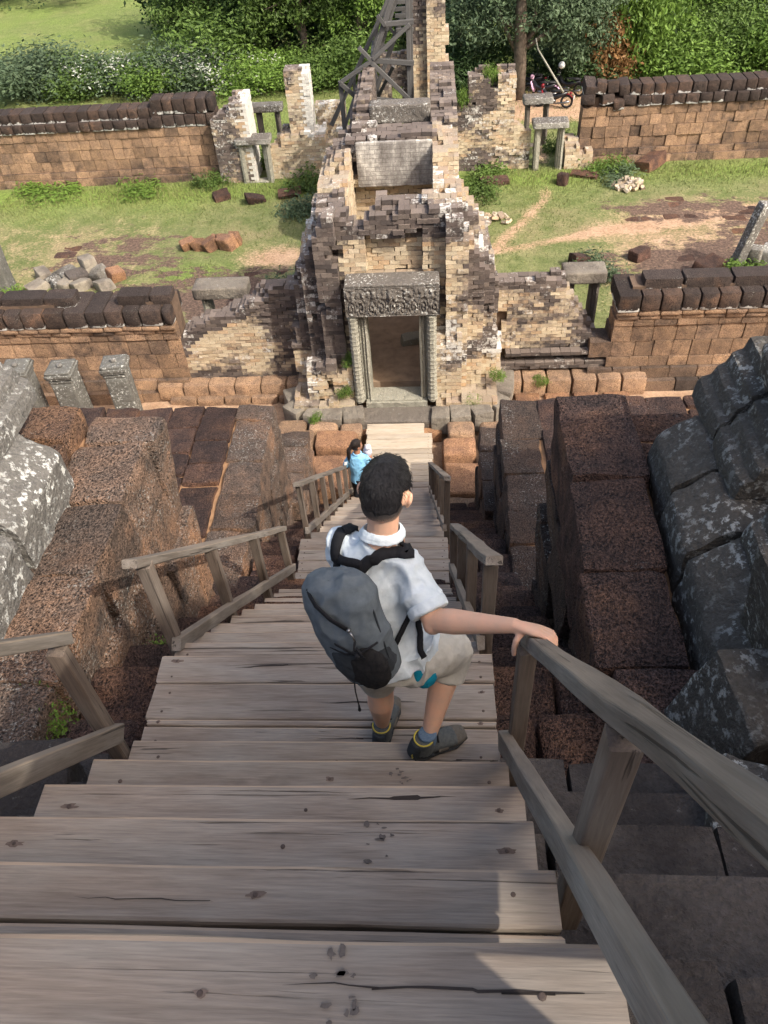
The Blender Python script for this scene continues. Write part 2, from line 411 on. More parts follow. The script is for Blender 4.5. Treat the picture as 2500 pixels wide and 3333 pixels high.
def leafmat(name, a, b, trans=.25):
    n = NB(name); p = n.pos(); oc = n.n('ShaderNodeObjectInfo')
    at = n.n('ShaderNodeAttribute', attribute_name='lf'); t = n.sep(at.outputs['Color'])
    c = n.mix(t[0], a, b)
    c = n.mix(n.math('MULTIPLY', n.ramp(n.noise(p, 1.1, 3), (.4, 0), (.7, 1)), .45), c, tuple(x*1.5 for x in b))
    hs = n.n('ShaderNodeHueSaturation'); n.L(c, hs.inputs['Color']); n.put(hs.inputs['Value'], n.math('MULTIPLY_ADD', oc.outputs['Random'], .3, .85))
    n.col(hs.outputs[0]).rough(.55)
    tr = n.n('ShaderNodeBsdfTranslucent'); n.L(hs.outputs[0], tr.inputs['Color'])
    mx = n.n('ShaderNodeMixShader'); mx.inputs[0].default_value = trans
    out = n.t.nodes['Material Output']; n.L(n.b.outputs[0], mx.inputs[1]); n.L(tr.outputs[0], mx.inputs[2]); n.L(mx.outputs[0], out.inputs['Surface'])
    return n.m
M['leaf_mid'] = leafmat('leaf_mid_green', (.040, .075, .016), (.105, .165, .035))
M['leaf_dark'] = leafmat('leaf_dark_green', (.018, .037, .012), (.05, .086, .028))
M['leaf_blue'] = leafmat('leaf_grey_green', (.042, .07, .034), (.105, .148, .078))
M['leaf_bright'] = leafmat('leaf_bright_green', (.06, .115, .019), (.145, .23, .042))
M['leaf_dead'] = leafmat('leaf_dead_brown', (.17, .085, .03), (.34, .19, .08))
M['leaf_white'] = leafmat('white_flower_tufts', (.36, .38, .30), (.55, .56, .50))
M['grass'] = leafmat('grass_blades', (.105, .135, .04), (.21, .225, .085), .2)
M['bark'] = simple('bark', (.13, .10, .075), .95, .4, 8, .03)

def ground_mat():
    n = NB('court_ground'); p = n.pos()
    at = n.n('ShaderNodeAttribute', attribute_name='gd'); t = n.sep(at.outputs['Color'])
    big = n.noise(p, .42, 4, .6); med = n.noise(p, 1.9, 5, .65); fine = n.noise(p, 14, 6, .75); vf = n.noise(p, 60, 3, .7)
    green = n.mix(n.ramp(med, (.35, 0), (.65, 1)), (.10, .125, .04), (.18, .185, .08))
    green = n.mix(n.ramp(big, (.5, 0), (.66, 1)), green, (.235, .20, .105))
    lush = n.mix(n.ramp(fine, (.3, 0), (.7, 1)), (.105, .165, .035), (.19, .25, .055))
    green = n.mix(t[2], green, lush)
    dirt = n.mix(n.ramp(med, (.3, 0), (.7, 1)), (.31, .195, .12), (.43, .295, .195))
    f = n.math('ADD', t[0], n.math('MULTIPLY', n.math('SUBTRACT', n.math('ADD', n.math('MULTIPLY', med, .4), n.math('MULTIPLY', fine, .6)), .5), 1.1))
    c = n.mix(n.ramp(f, (.38, 0), (.62, 1)), green, dirt)
    lf = n.math('ADD', t[1], n.math('MULTIPLY', n.math('SUBTRACT', n.noise(n.map(p, (1, 1.7, 1)), 1.5, 5, .7), .5), 1.5))
    lc = n.mix(n.ramp(fine, (.35, 0), (.65, 1)), (.065, .045, .037), (.16, .105, .075))
    c = n.mix(n.ramp(lf, (.5, 0), (.62, 1)), c, lc)
    c = n.mix(1, c, n.ramp(fine, (.28, .62), (.72, 1.4)), 'MULTIPLY'); c = n.mix(1, c, n.ramp(vf, (.3, .8), (.7, 1.2)), 'MULTIPLY')
    n.col(c).rough(.97); n.bump(n.math('ADD', fine, n.math('MULTIPLY', vf, .5)), .7, .04)
    return n.m
M['ground'] = ground_mat()

# ------------------------------------------------------------------ ground and terraces
rng = random.Random(7)
def sstep(a, b, x): 
    t = np.clip((x-a)/(b-a), 0, 1); return t*t*(3-2*t)
def seg_d(x, y, pts):
    d = np.full(x.shape, 1e9)
    for (ax, ay), (bx, by) in zip(pts[:-1], pts[1:]):
        vx, vy = bx-ax, by-ay; t = np.clip(((x-ax)*vx+(y-ay)*vy)/(vx*vx+vy*vy), 0, 1)
        d = np.minimum(d, np.hypot(x-ax-t*vx, y-ay-t*vy))
    return d
PATH1 = [(0.6, 18.6), (1.6, 19.6), (2.5, 21.2), (3.3, 22.6), (3.5, 24.6), (3.5, 26.5), (3.9, 29.5), (4.6, 31)]
PATH2 = [(1.5, 19.4), (3.0, 19.9), (4.2, 20.3), (6.4, 20.9), (9.5, 21.6)]
def gmask(x, y):
    d1 = seg_d(x, y, PATH1); d2 = seg_d(x, y, PATH2)
    wob = .35*vnoise(x*1.7, y*1.7, 0, 14); d1 = np.abs(d1+wob*.35); d2 = np.abs(d2+wob*.4)
    dirt = .24+.36*np.exp(-(d1/.22)**2)*(1+.8*wob)+.32*np.exp(-(d2/.24)**2)*(1+1.3*wob)
    dirt += .45*np.exp(-(((x+4.2)/1.1)**2+((y-19.6)/.7)**2))
    dirt += .9*sstep(14.3, 13.2, y)*sstep(8.5, 9.5, y+0*x)
    dirt += .30*sstep(2.5, 6, x)*sstep(24, 20, y)*sstep(15, 17, y)
    dirt += .16*sstep(-5, -9, x)*sstep(24, 21, y)*sstep(15, 17, y)
    dirt -= .5*np.exp(-((y-24.2)/.7)**2)
    lat = .24+.66*np.exp(-(((x+4.9)/2.6)**2+((y-17.6)/1.5)**2))+.42*np.exp(-(((x+8.8)/2.3)**2+((y-20)/1.8)**2))
    lat += .6*np.exp(-(((x-6.6)/2.7)**2+((y-18.6)/1.2)**2))+.5*np.exp(-(((x-6.5)/1.9)**2+((y-21.6)/.8)**2))+.45*np.exp(-(((x-9.4)/1.6)**2+((y-20.2)/2)**2))
    lat -= .5*np.exp(-(d1/.5)**2)
    lush = .95*np.exp(-((y-24.1)/.75)**2)+.25*sstep(-2.5, -8, x)*sstep(21, 23, y)*sstep(26, 24, y)+.9*np.exp(-(((x+6.3)/.9)**2+((y-18.9)/.45)**2))
    lush += .55*sstep(26, 27.5, y)*(1-.75*sstep(2.4, 4.2, x)*sstep(35, 31, y))
    lush = lush+.3*vnoise(x*.7, y*.7, 0, 4)
    dirt += .55*sstep(2.2, 3.6, x)*sstep(7.5, 6, x)*sstep(29.5, 31, y)*sstep(35, 32, y)
    return np.clip(dirt, 0, 1), np.clip(lat, 0, 1), np.clip(lush, 0, 1)
def gz(x, y):
    x = np.asarray(x, float); y = np.asarray(y, float)
    return fbm(x*.8, y*.8, 0, 2)*.05+fbm(x*4, y*4, 0, 9)*.015*(y > 14)-.55*sstep(25.8, 28.5, y)
xs = np.concatenate([[-600, -200, -70], np.arange(-30, 24.01, .2), [60, 200, 600]])
ys = np.concatenate([[-600, -200, -60, -20, 0, 6], np.arange(9, 52.01, .2), [70, 120, 250, 700]])
X, Y = np.meshgrid(xs, ys); Z = gz(X, Y)
nv = len(xs); ii, jj = np.meshgrid(np.arange(len(ys)-1), np.arange(nv-1), indexing='ij')
a = (ii*nv+jj).ravel(); GF = np.stack([a, a+1, a+nv+1, a+nv], 1)
gme = mesh_np('ground', np.stack([X.ravel(), Y.ravel(), Z.ravel()], 1), GF, M['ground'], True)
ca = gme.attributes.new('gd', 'FLOAT_COLOR', 'POINT'); d_, l_, u_ = gmask(X.ravel(), Y.ravel())
ca.data.foreach_set('color', np.stack([d_, l_, u_, np.ones_like(d_)], 1).astype(np.float32).ravel())
tag(link('ground', gme), kind='structure')

def terrace(name, x0, x1, y0, y1, z0, z1):
    v, f = rough_box((x1-x0, y1-y0, z1-z0), 8, .05, .02, 1.5, 3)
    o = part(name, v+np.array([(x0+x1)/2, (y0+y1)/2, (z0+z1)/2]), [tuple(q) for q in f], M['lat_dark']); tag(o, kind='structure'); return o
terrace('upper_terrace', -22, 22, -30, -.9, -.5, 8.25)
terrace('middle_terrace', -22, 22, -30, 1.75, -.6, 6.25)
terrace('lower_terrace', -22, 22, -30, 5.3, -.7, 3.42)

# ------------------------------------------------------------------ wooden staircase
stair = thing('wooden_staircase', 'weathered grey brown plank staircase descending between laterite walls', 'staircase', (-.55, 2, 6.7))
def plank_mesh(name, L, W, T, mat, seed, nx=14, wob=.004, rnd=.01):
    r = np.random.RandomState(seed); prof = []
    for (sy, sz) in ((-1, -1), (1, -1), (1, 1), (-1, 1)):
        a0 = {(-1, -1): 180, (1, -1): 270, (1, 1): 0, (-1, 1): 90}[(sy, sz)]
        for k in (0, 45, 90):
            a = R(a0+k); prof.append((sy*(W/2-rnd)+rnd*math.cos(a), sz*(T/2-rnd)+rnd*math.sin(a)))
    prof = np.array(prof); m = len(prof); V = []
    for i in range(nx+1):
        x = -L/2+L*i/nx
        oy = np.where(prof[:, 0] > 0, 1, -1)*0
        ny = vnoise(x*3+r.rand()*0+seed*3.3, prof[:, 0]*40, prof[:, 1]*40, seed)*wob
        nz = vnoise(x*2+seed*1.7, prof[:, 0]*9, 0, seed+3)*wob*.7
        ex = r.uniform(-.006, .006, m)*(i in (0, nx))
        V.append(np.stack([x+ex, prof[:, 0]+ny, prof[:, 1]+nz], 1))
    V = np.concatenate(V); F = []
    for i in range(nx):
        for k in range(m):
            k2 = (k+1) % m; F.append((i*m+k, (i+1)*m+k, (i+1)*m+k2, i*m+k2))
    F.append(tuple(range(m))); F.append(tuple(nx*m+k for k in range(m-1, -1, -1)))
    me = mesh_np(name, V, F, mat); return me
_pc = [0]
def nails(o, pts, mat=None, rad=.0062):
    b = MB()
    for (x, y, z) in pts:
        q = rng.uniform(.8, 1.25)
        b.tube([(x, y, z-.004), (x, y, z+.0015), (x, y, z+.003)], [rad*q, rad*q, rad*q*.6], 8)
    v = b.verts(); me = mesh_np('nail_heads', v, b.f, M['nail'])
    c = link('nail_heads', me, o, local=True); c['kind'] = 'stuff'
def plank(x0, x1, y0, y1, ztop, mat='plank', T=.045, nl=None, rz=None, parent=stair):
    _pc[0] += 1; s = _pc[0]
    me = plank_mesh('plank', x1-x0, y1-y0, T, M[mat], s)
    o = link('plank', me, parent, ((x0+x1)/2, (y0+y1)/2, ztop-T/2), rot=(rng.uniform(-.006, .006), rng.uniform(-.002, .002), rng.uniform(-.004, .004) if rz is None else rz))
    if nl and ztop > 6.0:                                           # dark strips laid for splits along the grain
        b = MB(); q = random.Random(s*7); Lh = (x1-x0)/2; W = y1-y0
        for _ in range(q.choice((1, 2, 2, 3))):
            xa = q.uniform(-Lh, Lh*.7); n_ = q.randint(6, 22); yy = q.uniform(-.35, .35)*W; V = []
            wmax = q.choice((.0012, .0018, .0025, .004)); big = q.random() < .18
            for k in range(n_+1):
                t = k/n_; yy += q.uniform(-.004, .004); ww = wmax*math.sin(math.pi*min(1, t*.97+.015))*q.uniform(.75, 1.2)*(2.0 if big and .35 < t < .65 else 1)
                xx = xa+k*q.uniform(.03, .045); 
                if abs(xx) > Lh-.005 or abs(yy) > W/2-.012: break
                V += [(xx, yy-ww, T/2+.0022), (xx, yy+ww, T/2+.0022)]
            m = len(V)//2
            if m > 2: b.add(V, [(2*k, 2*k+2, 2*k+3, 2*k+1) for k in range(m-1)])
        if b.n: link('grain_splits', mesh_np('grain_splits', b.verts(), b.f, M['crack']), o, local=True)['kind'] = 'stuff'
    if nl:
        W = y1-y0; pts = []
        for xx in nl:
            ks = (-.28, .22) if W > .13 else (0,)
            for k in ks: pts.append((xx-(x0+x1)/2+rng.uniform(-.015, .015), k*W+rng.uniform(-.01, .01), T/2))
        nails(o, pts)
        if ztop > 6.0:                                              # rust and damp marks round the nails
            b = MB(); q = random.Random(s*3)
            for (px_, py_, pz_) in pts:
                if q.random() < .6: continue
                ra, rb = q.uniform(.014, .034), q.uniform(.007, .012); V = [(px_, py_, T/2+.0014)]
                for k in range(14):
                    a = k*math.pi/7; f_ = q.uniform(.55, 1.2); V.append((max(-(x1-x0)/2, min((x1-x0)/2, px_+ra*f_*math.cos(a))), py_+rb*f_*math.sin(a), T/2+.0014))
                b.add(V, [(0, 1+k, 1+(k+1) % 14) for k in range(14)])
            if b.n: link('rust_marks', mesh_np('rust_marks', b.verts(), b.f, M['rust_mark']), o, local=True)['kind'] = 'stuff'
    return o
g1, r1 = .23, .285
for j in range(4): plank(-1.30+rng.uniform(-.02, .02), .30, .128-.24*(j+1), .122-.24*j, 8.5, nl=(-1.16, -.40, .165))   # top platform
for i in range(0, 6):                                               # top flight
    yf = .433+g1*i; z = 8.5-r1*i; xl = -1.25+rng.uniform(-.03, .02); xr = .25+rng.uniform(-.012, .012)
    N = (-1.16, -.40, .165)
    if i == 1:
        plank(xl, xr, yf-g1-.06, yf-.128, z-.002, nl=N); plank(xl, xr, yf-.124, yf, z, nl=N)
    elif i == 0:
        plank(xl, .30, yf-g1-.07, yf, z, nl=N)
    else: plank(xl, xr, yf-g1-.05, yf, z, nl=N)
for (a_, b_) in ((2.043, 2.205), (1.848, 2.037), (1.812, 1.842), (1.50, 1.806)):   # first landing
    plank(-1.36+rng.uniform(-.008, .008), .26+rng.uniform(-.006, .006), a_, b_, 6.79+rng.uniform(-.002, .002), nl=(-1.29, -.29, .20))
for k in range(1, 11):                                              # middle flight
    yf = 2.205+.26*k; z = 6.79-.263*k; sh = .13*k/10
    plank(-1.41-.03*k/10+rng.uniform(-.03, .03), .25-sh+rng.uniform(-.02, .02), yf-.31, yf, z, nl=(-1.33, -.5, .12))
for j in range(4):                                                  # second landing
    y0 = 5.04+.157*j; plank(-1.44+rng.uniform(-.01, .01), .125+rng.uniform(-.01, .01), y0, y0+.151, 3.9+rng.uniform(-.003, .003), nl=(-1.38, .07))
for k in range(1, 11):                                              # bottom flight
    yf = 5.66+.39*k; z = 3.9-.31*k; t = k/10
    xl = -1.42+.07*t+rng.uniform(-.03, .02); xr = .11-.17*t+rng.uniform(-.02, .02)
    plank(xl, xr, yf-.44, yf-.205, z-.002); plank(xl+rng.uniform(-.02, .02), xr, yf-.2, yf, z)
for j in range(15):                                                 # level walkway to the gate
    y0 = 9.57+.149*j; e = -.05 if j < 13 else -.2
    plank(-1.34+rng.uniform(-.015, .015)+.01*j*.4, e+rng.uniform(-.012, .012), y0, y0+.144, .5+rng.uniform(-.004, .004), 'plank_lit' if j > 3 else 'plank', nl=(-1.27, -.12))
def shoe_print(x, y, z, ang, sc_, seed):
    q = random.Random(seed); b = MB(); ca, sa = math.cos(ang), math.sin(ang)
    for i in range(16):
        u, w_ = q.gauss(0, .022), q.uniform(-.11, .11); V = [(u, w_)]; ra = q.uniform(.004, .013); st = q.uniform(.6, 1.8)
        for k in range(9): a = k*2*math.pi/9; f_ = ra*q.uniform(.4, 1.3); V.append((u+f_*math.cos(a)*st, w_+f_*math.sin(a)/st))
        b.add([(x+sc_*(p*ca-r_*sa), y+sc_*(p*sa+r_*ca), z+.0042) for p, r_ in V], [(0, 1+k, 1+(k+1) % 9) for k in range(9)])
    b.build('wet_shoe_print', M['damp'], stair, kind='stuff')
shoe_print(-.17, .33, 8.5, .05, .75, 1); shoe_print(-.155, .80, 7.93, -.1, .75, 2); shoe_print(-.13, 1.25, 7.36, .1, .7, 3)
def beam(name, a, b, wx, wz, mat, parent, seed=0, up=(0, 0, 1), nx=8, wob=.006):
    """squared timber from a to b, local X along it"""
    a = Vector(a); b = Vector(b); d = b-a; L = d.length; x = d.normalized()
    u = Vector(up); y = u.cross(x)
    if y.length < 1e-3: y = Vector((0, 1, 0)).cross(x)
    y.normalize(); z = x.cross(y)
    me = plank_mesh(name, L, wx, wz, mat, seed+11, nx, wob, min(wx, wz)*.12)
    o = link(name, me, parent, (a+b)/2); o.rotation_euler = Matrix((x, y, z)).transposed().to_euler(); return o
for (x, ) in ((-1.15,), (-.5,), (.16,)):                            # stringers under the treads
    beam('stringer', (x, .15, 8.33), (x, 1.6, 6.56), .06, .2, M['post'], stair, 1)
    beam('stringer', (x-.08, 2.1, 6.6), (x-.08, 5.1, 3.55), .06, .18, M['post'], stair, 2)
    beam('stringer', (x-.12 if x > 0 else x, 5.6, 3.65), (x-.28 if x > 0 else x, 9.6, .42), .06, .18, M['post'], stair, 3)
def railing(top, low, posts, pw=.07, hw=.085):
    """top, low: end points of handrail and lower rail; posts: list of (x,y,z0,z1)"""
    s = rng.randint(0, 999)
    beam('handrail', top[0], top[1], hw, .044, M['rail'], stair, s, wob=.008, nx=14)
    beam('lower_rail', low[0], low[1], .045, .075, M['rail'], stair, s+1)
    for k, (x, y, z0, z1) in enumerate(posts):
        beam('rail_post', (x, y, z0), (x+rng.uniform(-.008, .008), y, z1), pw, pw*.85, M['post'], stair, s+2+k, up=(0, 1, 0), wob=.004)
def lerp(a, b, t): return tuple(p+(q-p)*t for p, q in zip(a, b))
railing(((.302, 1.55, 7.83), (.312, -.15, 9.80)), ((.25, 1.51, 7.22), (.285, -.1, 9.31)), [(.295, 1.50, 6.84, 7.84), (.30, .66, 7.9, 8.80), (.31, -.14, 8.4, 9.75)], .06, .056)
railing(((-1.31, 1.575, 7.80), (-1.33, -.1, 9.82)), ((-1.27, 1.53, 7.23), (-1.30, .2, 8.88)), [(-1.31, 1.525, 6.90, 7.80), (-1.32, .66, 7.95, 8.8)], .065, .07)
railing(((-1.43, 2.36, 7.29), (-1.435, 5.02, 4.73)), ((-1.395, 2.40, 6.60), (-1.40, 5.0, 4.2)), [(-1.43, 2.46, 6.28, 7.17), (-1.43, 3.29, 5.45, 6.37), (-1.43, 4.13, 4.66, 5.57), (-1.435, 4.96, 3.86, 4.76)], .07, .08)
railing(((.26, 2.36, 7.29), (.17, 5.04, 4.72)), ((.225, 2.40, 6.6), (.14, 5.02, 4.18)), [(.255, 2.46, 6.28, 7.17), (.225, 3.29, 5.45, 6.37), (.195, 4.13, 4.66, 5.57), (.165, 4.96, 3.86, 4.76)], .07, .085)
railing(((-1.385, 5.68, 4.68), (-1.44, 9.86, 1.19)), ((-1.375, 5.7, 3.98), (-1.43, 9.82, .66)), [(*lerp((-1.385, 5.75), (-1.44, 9.8), k/6), 3.72-3.18*k/6, 4.60-3.39*k/6) for k in range(7)], .06, .07)
railing(((.115, 5.68, 4.72), (-.085, 9.86, 1.2)), ((.09, 5.7, 4.0), (-.1, 9.82, .68)), [(*lerp((.11, 5.75), (-.085, 9.8), k/6), 3.72-3.18*k/6, 4.63-3.41*k/6) for k in range(7)], .06, .07)

# ------------------------------------------------------------------ laterite stair flanks
_BV = {}
def block(parent, c, d, mat, n=3, rnd=.035, amp=.012, color=None, name='block', rot=None, fr=5, skew=0, unique=False, smooth='sharp'):
    """a stone block; the small ones share eight meshes per class"""
    if unique:
        _pc[0] += 1
        v, f = rough_box(d, n, rnd, amp, fr, _pc[0], skew)
        me = mesh_np(name, v, [tuple(q) for q in f], M[mat], smooth); s = None
    else:
        k = (mat, n, rng.randint(0, 7), round(rnd/min(d)*2, 1))
        if k not in _BV:
            v, f = rough_box((1, 1, 1), n, min(.4, max(.02, rnd/min(d)*.8)), .022, 2.6, rng.randint(0, 999))
            _BV[k] = mesh_np(name, v, [tuple(q) for q in f], M[mat], smooth)
        me = _BV[k]; s = d
    return link(name, me, parent, c, rot, s, color)
def flank(label, xi, side, y0, y1, ztop, zbot, width, curb=.0, far_raise=0, seed=1, warm=.0, shade=0.0, mt='lat_dark', mf='lat_face'):  # shade: darkening painted into the inner face blocks of the right flanks
    r = random.Random(seed)
    t = thing('stair_flank', label, 'stair flank', (xi+side*width/2, (y0+y1)/2, zbot), 'laterite walls flanking the stairs')
    def xr(a, b): return (xi+side*(a+b)/2, abs(b-a))
    # core of rubble and orange earth, seen in the joints
    b = MB(); cx, wx = xr(.12, width-.06); b.box((cx, (y0+y1)/2-.04, (zbot+ztop-.055)/2), (wx, y1-y0-.2, ztop-zbot-.055)); b.build('rubble_core', M['earth'], t)
    # inner face: courses of large blocks, top course a curb
    nc = max(3, int(round((ztop-zbot)/.42))); ch = (ztop-zbot)/nc
    for j in range(nc):
        y = y0-r.uniform(0, .3)
        while y < y1-.08:
            L = r.uniform(.5, .82); e = min(y+L, y1)
            if y1-e < .2: e = y1
            dep = r.uniform(.44, .52); top = j == nc-1; h = ch+(curb if top else 0)
            off = r.uniform(-.035, .035); cx, wx = xr(off, off+dep)
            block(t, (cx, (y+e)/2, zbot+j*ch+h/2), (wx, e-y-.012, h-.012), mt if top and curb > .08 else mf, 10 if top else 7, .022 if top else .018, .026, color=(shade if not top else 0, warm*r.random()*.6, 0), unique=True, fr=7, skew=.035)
            y = e
    # top paving
    a0 = .52
    while a0 < width-.1:
        wd = r.uniform(.38, .56); a1 = min(a0+wd, width)
        y = y0-r.uniform(0, .3)
        while y < y1-.08:
            L = r.uniform(.36, .58); e = min(y+L, y1)
            if y1-e < .16: e = y1
            dz = r.uniform(-.03, .03)+(far_raise if e > y1-.5 and a0 < 1.0 else 0)
            if True:
                cx, wx = xr(a0, a1)
                block(t, (cx, (y+e)/2, ztop-.2+dz-(.06 if curb > .08 else 0)), (wx-r.uniform(.008, .03), e-y-r.uniform(.008, .03), .4), mt, 9, .022, .026, color=(0, warm*(r.random()**2), 0), unique=True, fr=6, skew=.02)
            y = e
        a0 = a1
    # front face
    for j in range(nc-1):
        a = .5
        while a < width-.1:
            L = r.uniform(.45, .7); cx, wx = xr(a, min(a+L, width)); block(t, (cx, y1-.2, zbot+j*ch+ch/2), (wx-.015, .42, ch-.015), 'lat_face', 3, .04, .02); a += L
    return t
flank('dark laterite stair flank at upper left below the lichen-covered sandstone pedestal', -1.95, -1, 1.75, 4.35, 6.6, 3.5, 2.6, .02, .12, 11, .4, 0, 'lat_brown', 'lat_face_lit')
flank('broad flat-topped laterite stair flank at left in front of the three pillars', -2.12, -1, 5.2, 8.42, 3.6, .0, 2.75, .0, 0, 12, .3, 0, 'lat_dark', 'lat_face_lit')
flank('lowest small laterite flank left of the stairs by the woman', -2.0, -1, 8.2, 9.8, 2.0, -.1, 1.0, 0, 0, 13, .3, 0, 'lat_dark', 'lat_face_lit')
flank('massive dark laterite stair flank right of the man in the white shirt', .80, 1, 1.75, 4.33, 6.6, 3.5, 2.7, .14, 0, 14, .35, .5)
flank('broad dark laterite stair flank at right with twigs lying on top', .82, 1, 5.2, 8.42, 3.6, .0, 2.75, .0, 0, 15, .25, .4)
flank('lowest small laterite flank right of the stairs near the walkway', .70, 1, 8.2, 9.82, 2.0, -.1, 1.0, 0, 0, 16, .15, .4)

# ------------------------------------------------------------------ old stone steps under the timber
old = thing('stone_stairway', 'worn laterite and dark sandstone steps beneath the wooden staircase', 'steps', (-.55, 4, 0))
def step_row(y0, y1, z, x0, x1, mat, seed, hgt=.5, lo=.4, hi=.7, rnd=.05, amp=.022, n=5):
    r = random.Random(seed); x = x0
    while x < x1-.05:
        e = min(x+r.uniform(lo, hi), x1)
        if x1-e < .2: e = x1
        block(old, ((x+e)/2, (y0+y1)/2+r.uniform(-.03, .03), z-hgt/2+r.uniform(-.03, .02)), (e-x-.012, y1-y0, hgt), mat, n, rnd, amp, color=(0, r.random()**2*.6, 0), name='step_block', unique=True, fr=4, skew=.015)
        x = e
for i in range(6):                                                 # dark sandstone slabs of the top flight
    step_row(1.02-.29*i, 1.66-.29*i, 6.80+.335*i, -2.1, 1.25, 'sand_step', 40+i, .4, .45, .8, .018, .01, 5)
step_row(1.58, 2.1, 6.42, -2.0, 1.3, 'lat_dark', 50, .5, .35, .6, .09, .03, 6)
for i in range(9):
    step_row(1.95+.35*i, 2.5+.35*i, 6.28-.31*i, -1.98, .84, 'lat_dark', 60+i, .5)
step_row(5.0, 5.8, 3.5, -2.05, .85, 'lat_dark', 80, .5)
for i in range(9):
    step_row(5.6+.43*i, 6.2+.43*i, 3.3-.35*i, -2.08, .8, 'lat_dark', 90+i, .5)
# low blocks beside the walkway, in the sun
for (x, y, z, dx, dy, dz, m) in ((-2.0, 10.5, .28, 1.1, .9, .6, 'lat_warm'), (-1.85, 11.35, .38, .8, .5, .55, 'lat_warm'), (-2.6, 11.3, .35, .6, .7, .6, 'lat_wall'), (-1.62, 11.75, .3, .42, .35, .5, 'lat_wall'), (-2.15, 11.85, .3, .55, .3, .55, 'lat_wall'),
                                (.5, 10.45, .2, .7, .8, .5, 'lat_warm'), (.45, 11.2, .28, .62, .5, .5, 'lat_warm'), (1.15, 11.0, .3, .55, .6, .6, 'lat_warm'), (.35, 9.75, .15, .75, .5, .5, 'lat_wall'), (1.2, 11.7, .3, .7, .4, .55, 'lat_wall'), (.5, 11.7, .32, .5, .4, .5, 'lat_wall'), (-2.95, 10.3, .2, .6, .7, .5, 'lat_wall'), (-2.8, 11.95, .25, .6, .4, .5, 'lat_wall')):
    block(old, (x, y, z-.1), (dx, dy, dz), m, 6, .08, .03, color=(0, .5, 0), name='step_block', unique=True, fr=3, skew=.03)
twigs = [((1.9, 6.0, 3.68), (2.35, 7.0, 3.72)), ((1.6, 7.1, 3.66), (2.1, 6.3, 3.7)), ((1.4, 6.35, 3.67), (2.2, 6.5, 3.69)), ((1.9, 7.6, 3.66), (3.0, 7.75, 3.68))]
for (a_, b_), tl in zip(twigs, ('long twig slanting away on the broad right flank', 'crossing twig on the broad right flank', 'thin level twig nearest the stairs on the broad right flank', 'far twig lying along the back edge of the broad right flank')):
    t = MB(); m_ = lerp(a_, b_, .5); t.tube([a_, (m_[0]+.03, m_[1], m_[2]+.015), b_], [.009, .007, .004], 6)
    tag(t.build('twig', M['bark']), tl, 'twig', 'twigs on the right flank')

# half-buried laterite paving in the court
def paving(label, x0, x1, y0, y1, seed, keep):
    r = random.Random(seed); t = thing('laterite_pavement', label, 'pavement', ((x0+x1)/2, (y0+y1)/2, 0)); y = y0
    while y < y1:
        d = r.uniform(.3, .42); x = x0-r.uniform(0, .3)
        while x < x1:
            L = r.uniform(.35, .7)
            if r.random() < keep*1.25*max(0, min(1, .5+1.6*float(vnoise(x*.8, y*1.0, 0, seed)))):
                block(t, (x+L/2, y+d/2, float(gz(x+L/2, y+d/2))-.078+r.uniform(-.012, .012)), (L-.015, d-.015, .16), 'lat_dark', 3, .03, .02, (r.random()*.15, r.random()*.7, 0), 'paving_stone', (r.uniform(-.03, .03), r.uniform(-.03, .03), r.uniform(-.05, .05)))
            x += L
        y += d
paving('worn dark laterite paving behind the near left wall', -7.6, -3.2, 16.0, 18.7, 71, .5)
paving('worn laterite paving beside the rubble and leaning post', 4.2, 10.2, 17.6, 19.3, 72, .55)
paving('patch of old laterite paving in the right lawn', 5.3, 8.6, 21.0, 22.3, 73, .42)
paving('sparse laterite stones sunk in the left lawn', -10.5, -6.6, 19.2, 21.6, 74, .16)
paving('old laterite paving at the right edge of the court', 8.0, 11, 19.6, 21.4, 75, .4)

# ------------------------------------------------------------------ sandstone pedestals on the upper flanks
def moulding(parent, name, prof, y0, y1, mat, seed, side=1, amp=.018, color=None, ny=16):
    """profile (x,z) list extruded along y with worn edges; closed polygon"""
    r = np.random.RandomState(seed); P = np.array(prof, float); m = len(P)
    Q = []
    for i in range(m):                                             # split edges so that noise can wear them
        a_, b_ = P[i], P[(i+1) % m]; k = max(1, int(np.hypot(*(b_-a_))/.035))
        for q in range(k): Q.append(a_+(b_-a_)*q/k)
    Q = np.array(Q); Q = (Q*6+np.roll(Q, 1, 0)+np.roll(Q, -1, 0))/8; m = len(Q); V = []
    for i in range(ny+1):
        y = y0+(y1-y0)*i/ny; sh = .97 if i in (0, ny) else 1; c = Q.mean(0)
        q = c+(Q-c)*sh
        dx = fbm(q[:, 0]*7, y*7+q[:, 1]*0, q[:, 1]*7, seed, 4)*amp; dz = fbm(q[:, 0]*7+9, y*7+q[:, 1]*0, q[:, 1]*7, seed+5, 4)*amp
        V.append(np.stack([q[:, 0]+dx, np.full(m, y)+fbm(q[:, 0]*6, q[:, 1]*6, 0, seed+i)*amp*(i in (0, ny))*2, q[:, 1]+dz], 1))
    V = np.concatenate(V); F = []
    for i in range(ny):
        for k in range(m):
            k2 = (k+1) % m; F.append((i*m+k, i*m+k2, (i+1)*m+k2, (i+1)*m+k) if side > 0 else (i*m+k, (i+1)*m+k, (i+1)*m+k2, i*m+k2))
    F.append(tuple(range(m-1, -1, -1)) if side > 0 else tuple(range(m))); F.append(tuple(ny*m+k for k in range(m)) if side > 0 else tuple(ny*m+k for k in range(m-1, -1, -1)))
    return part(name, V, F, M[mat], parent, 'sharp', color)
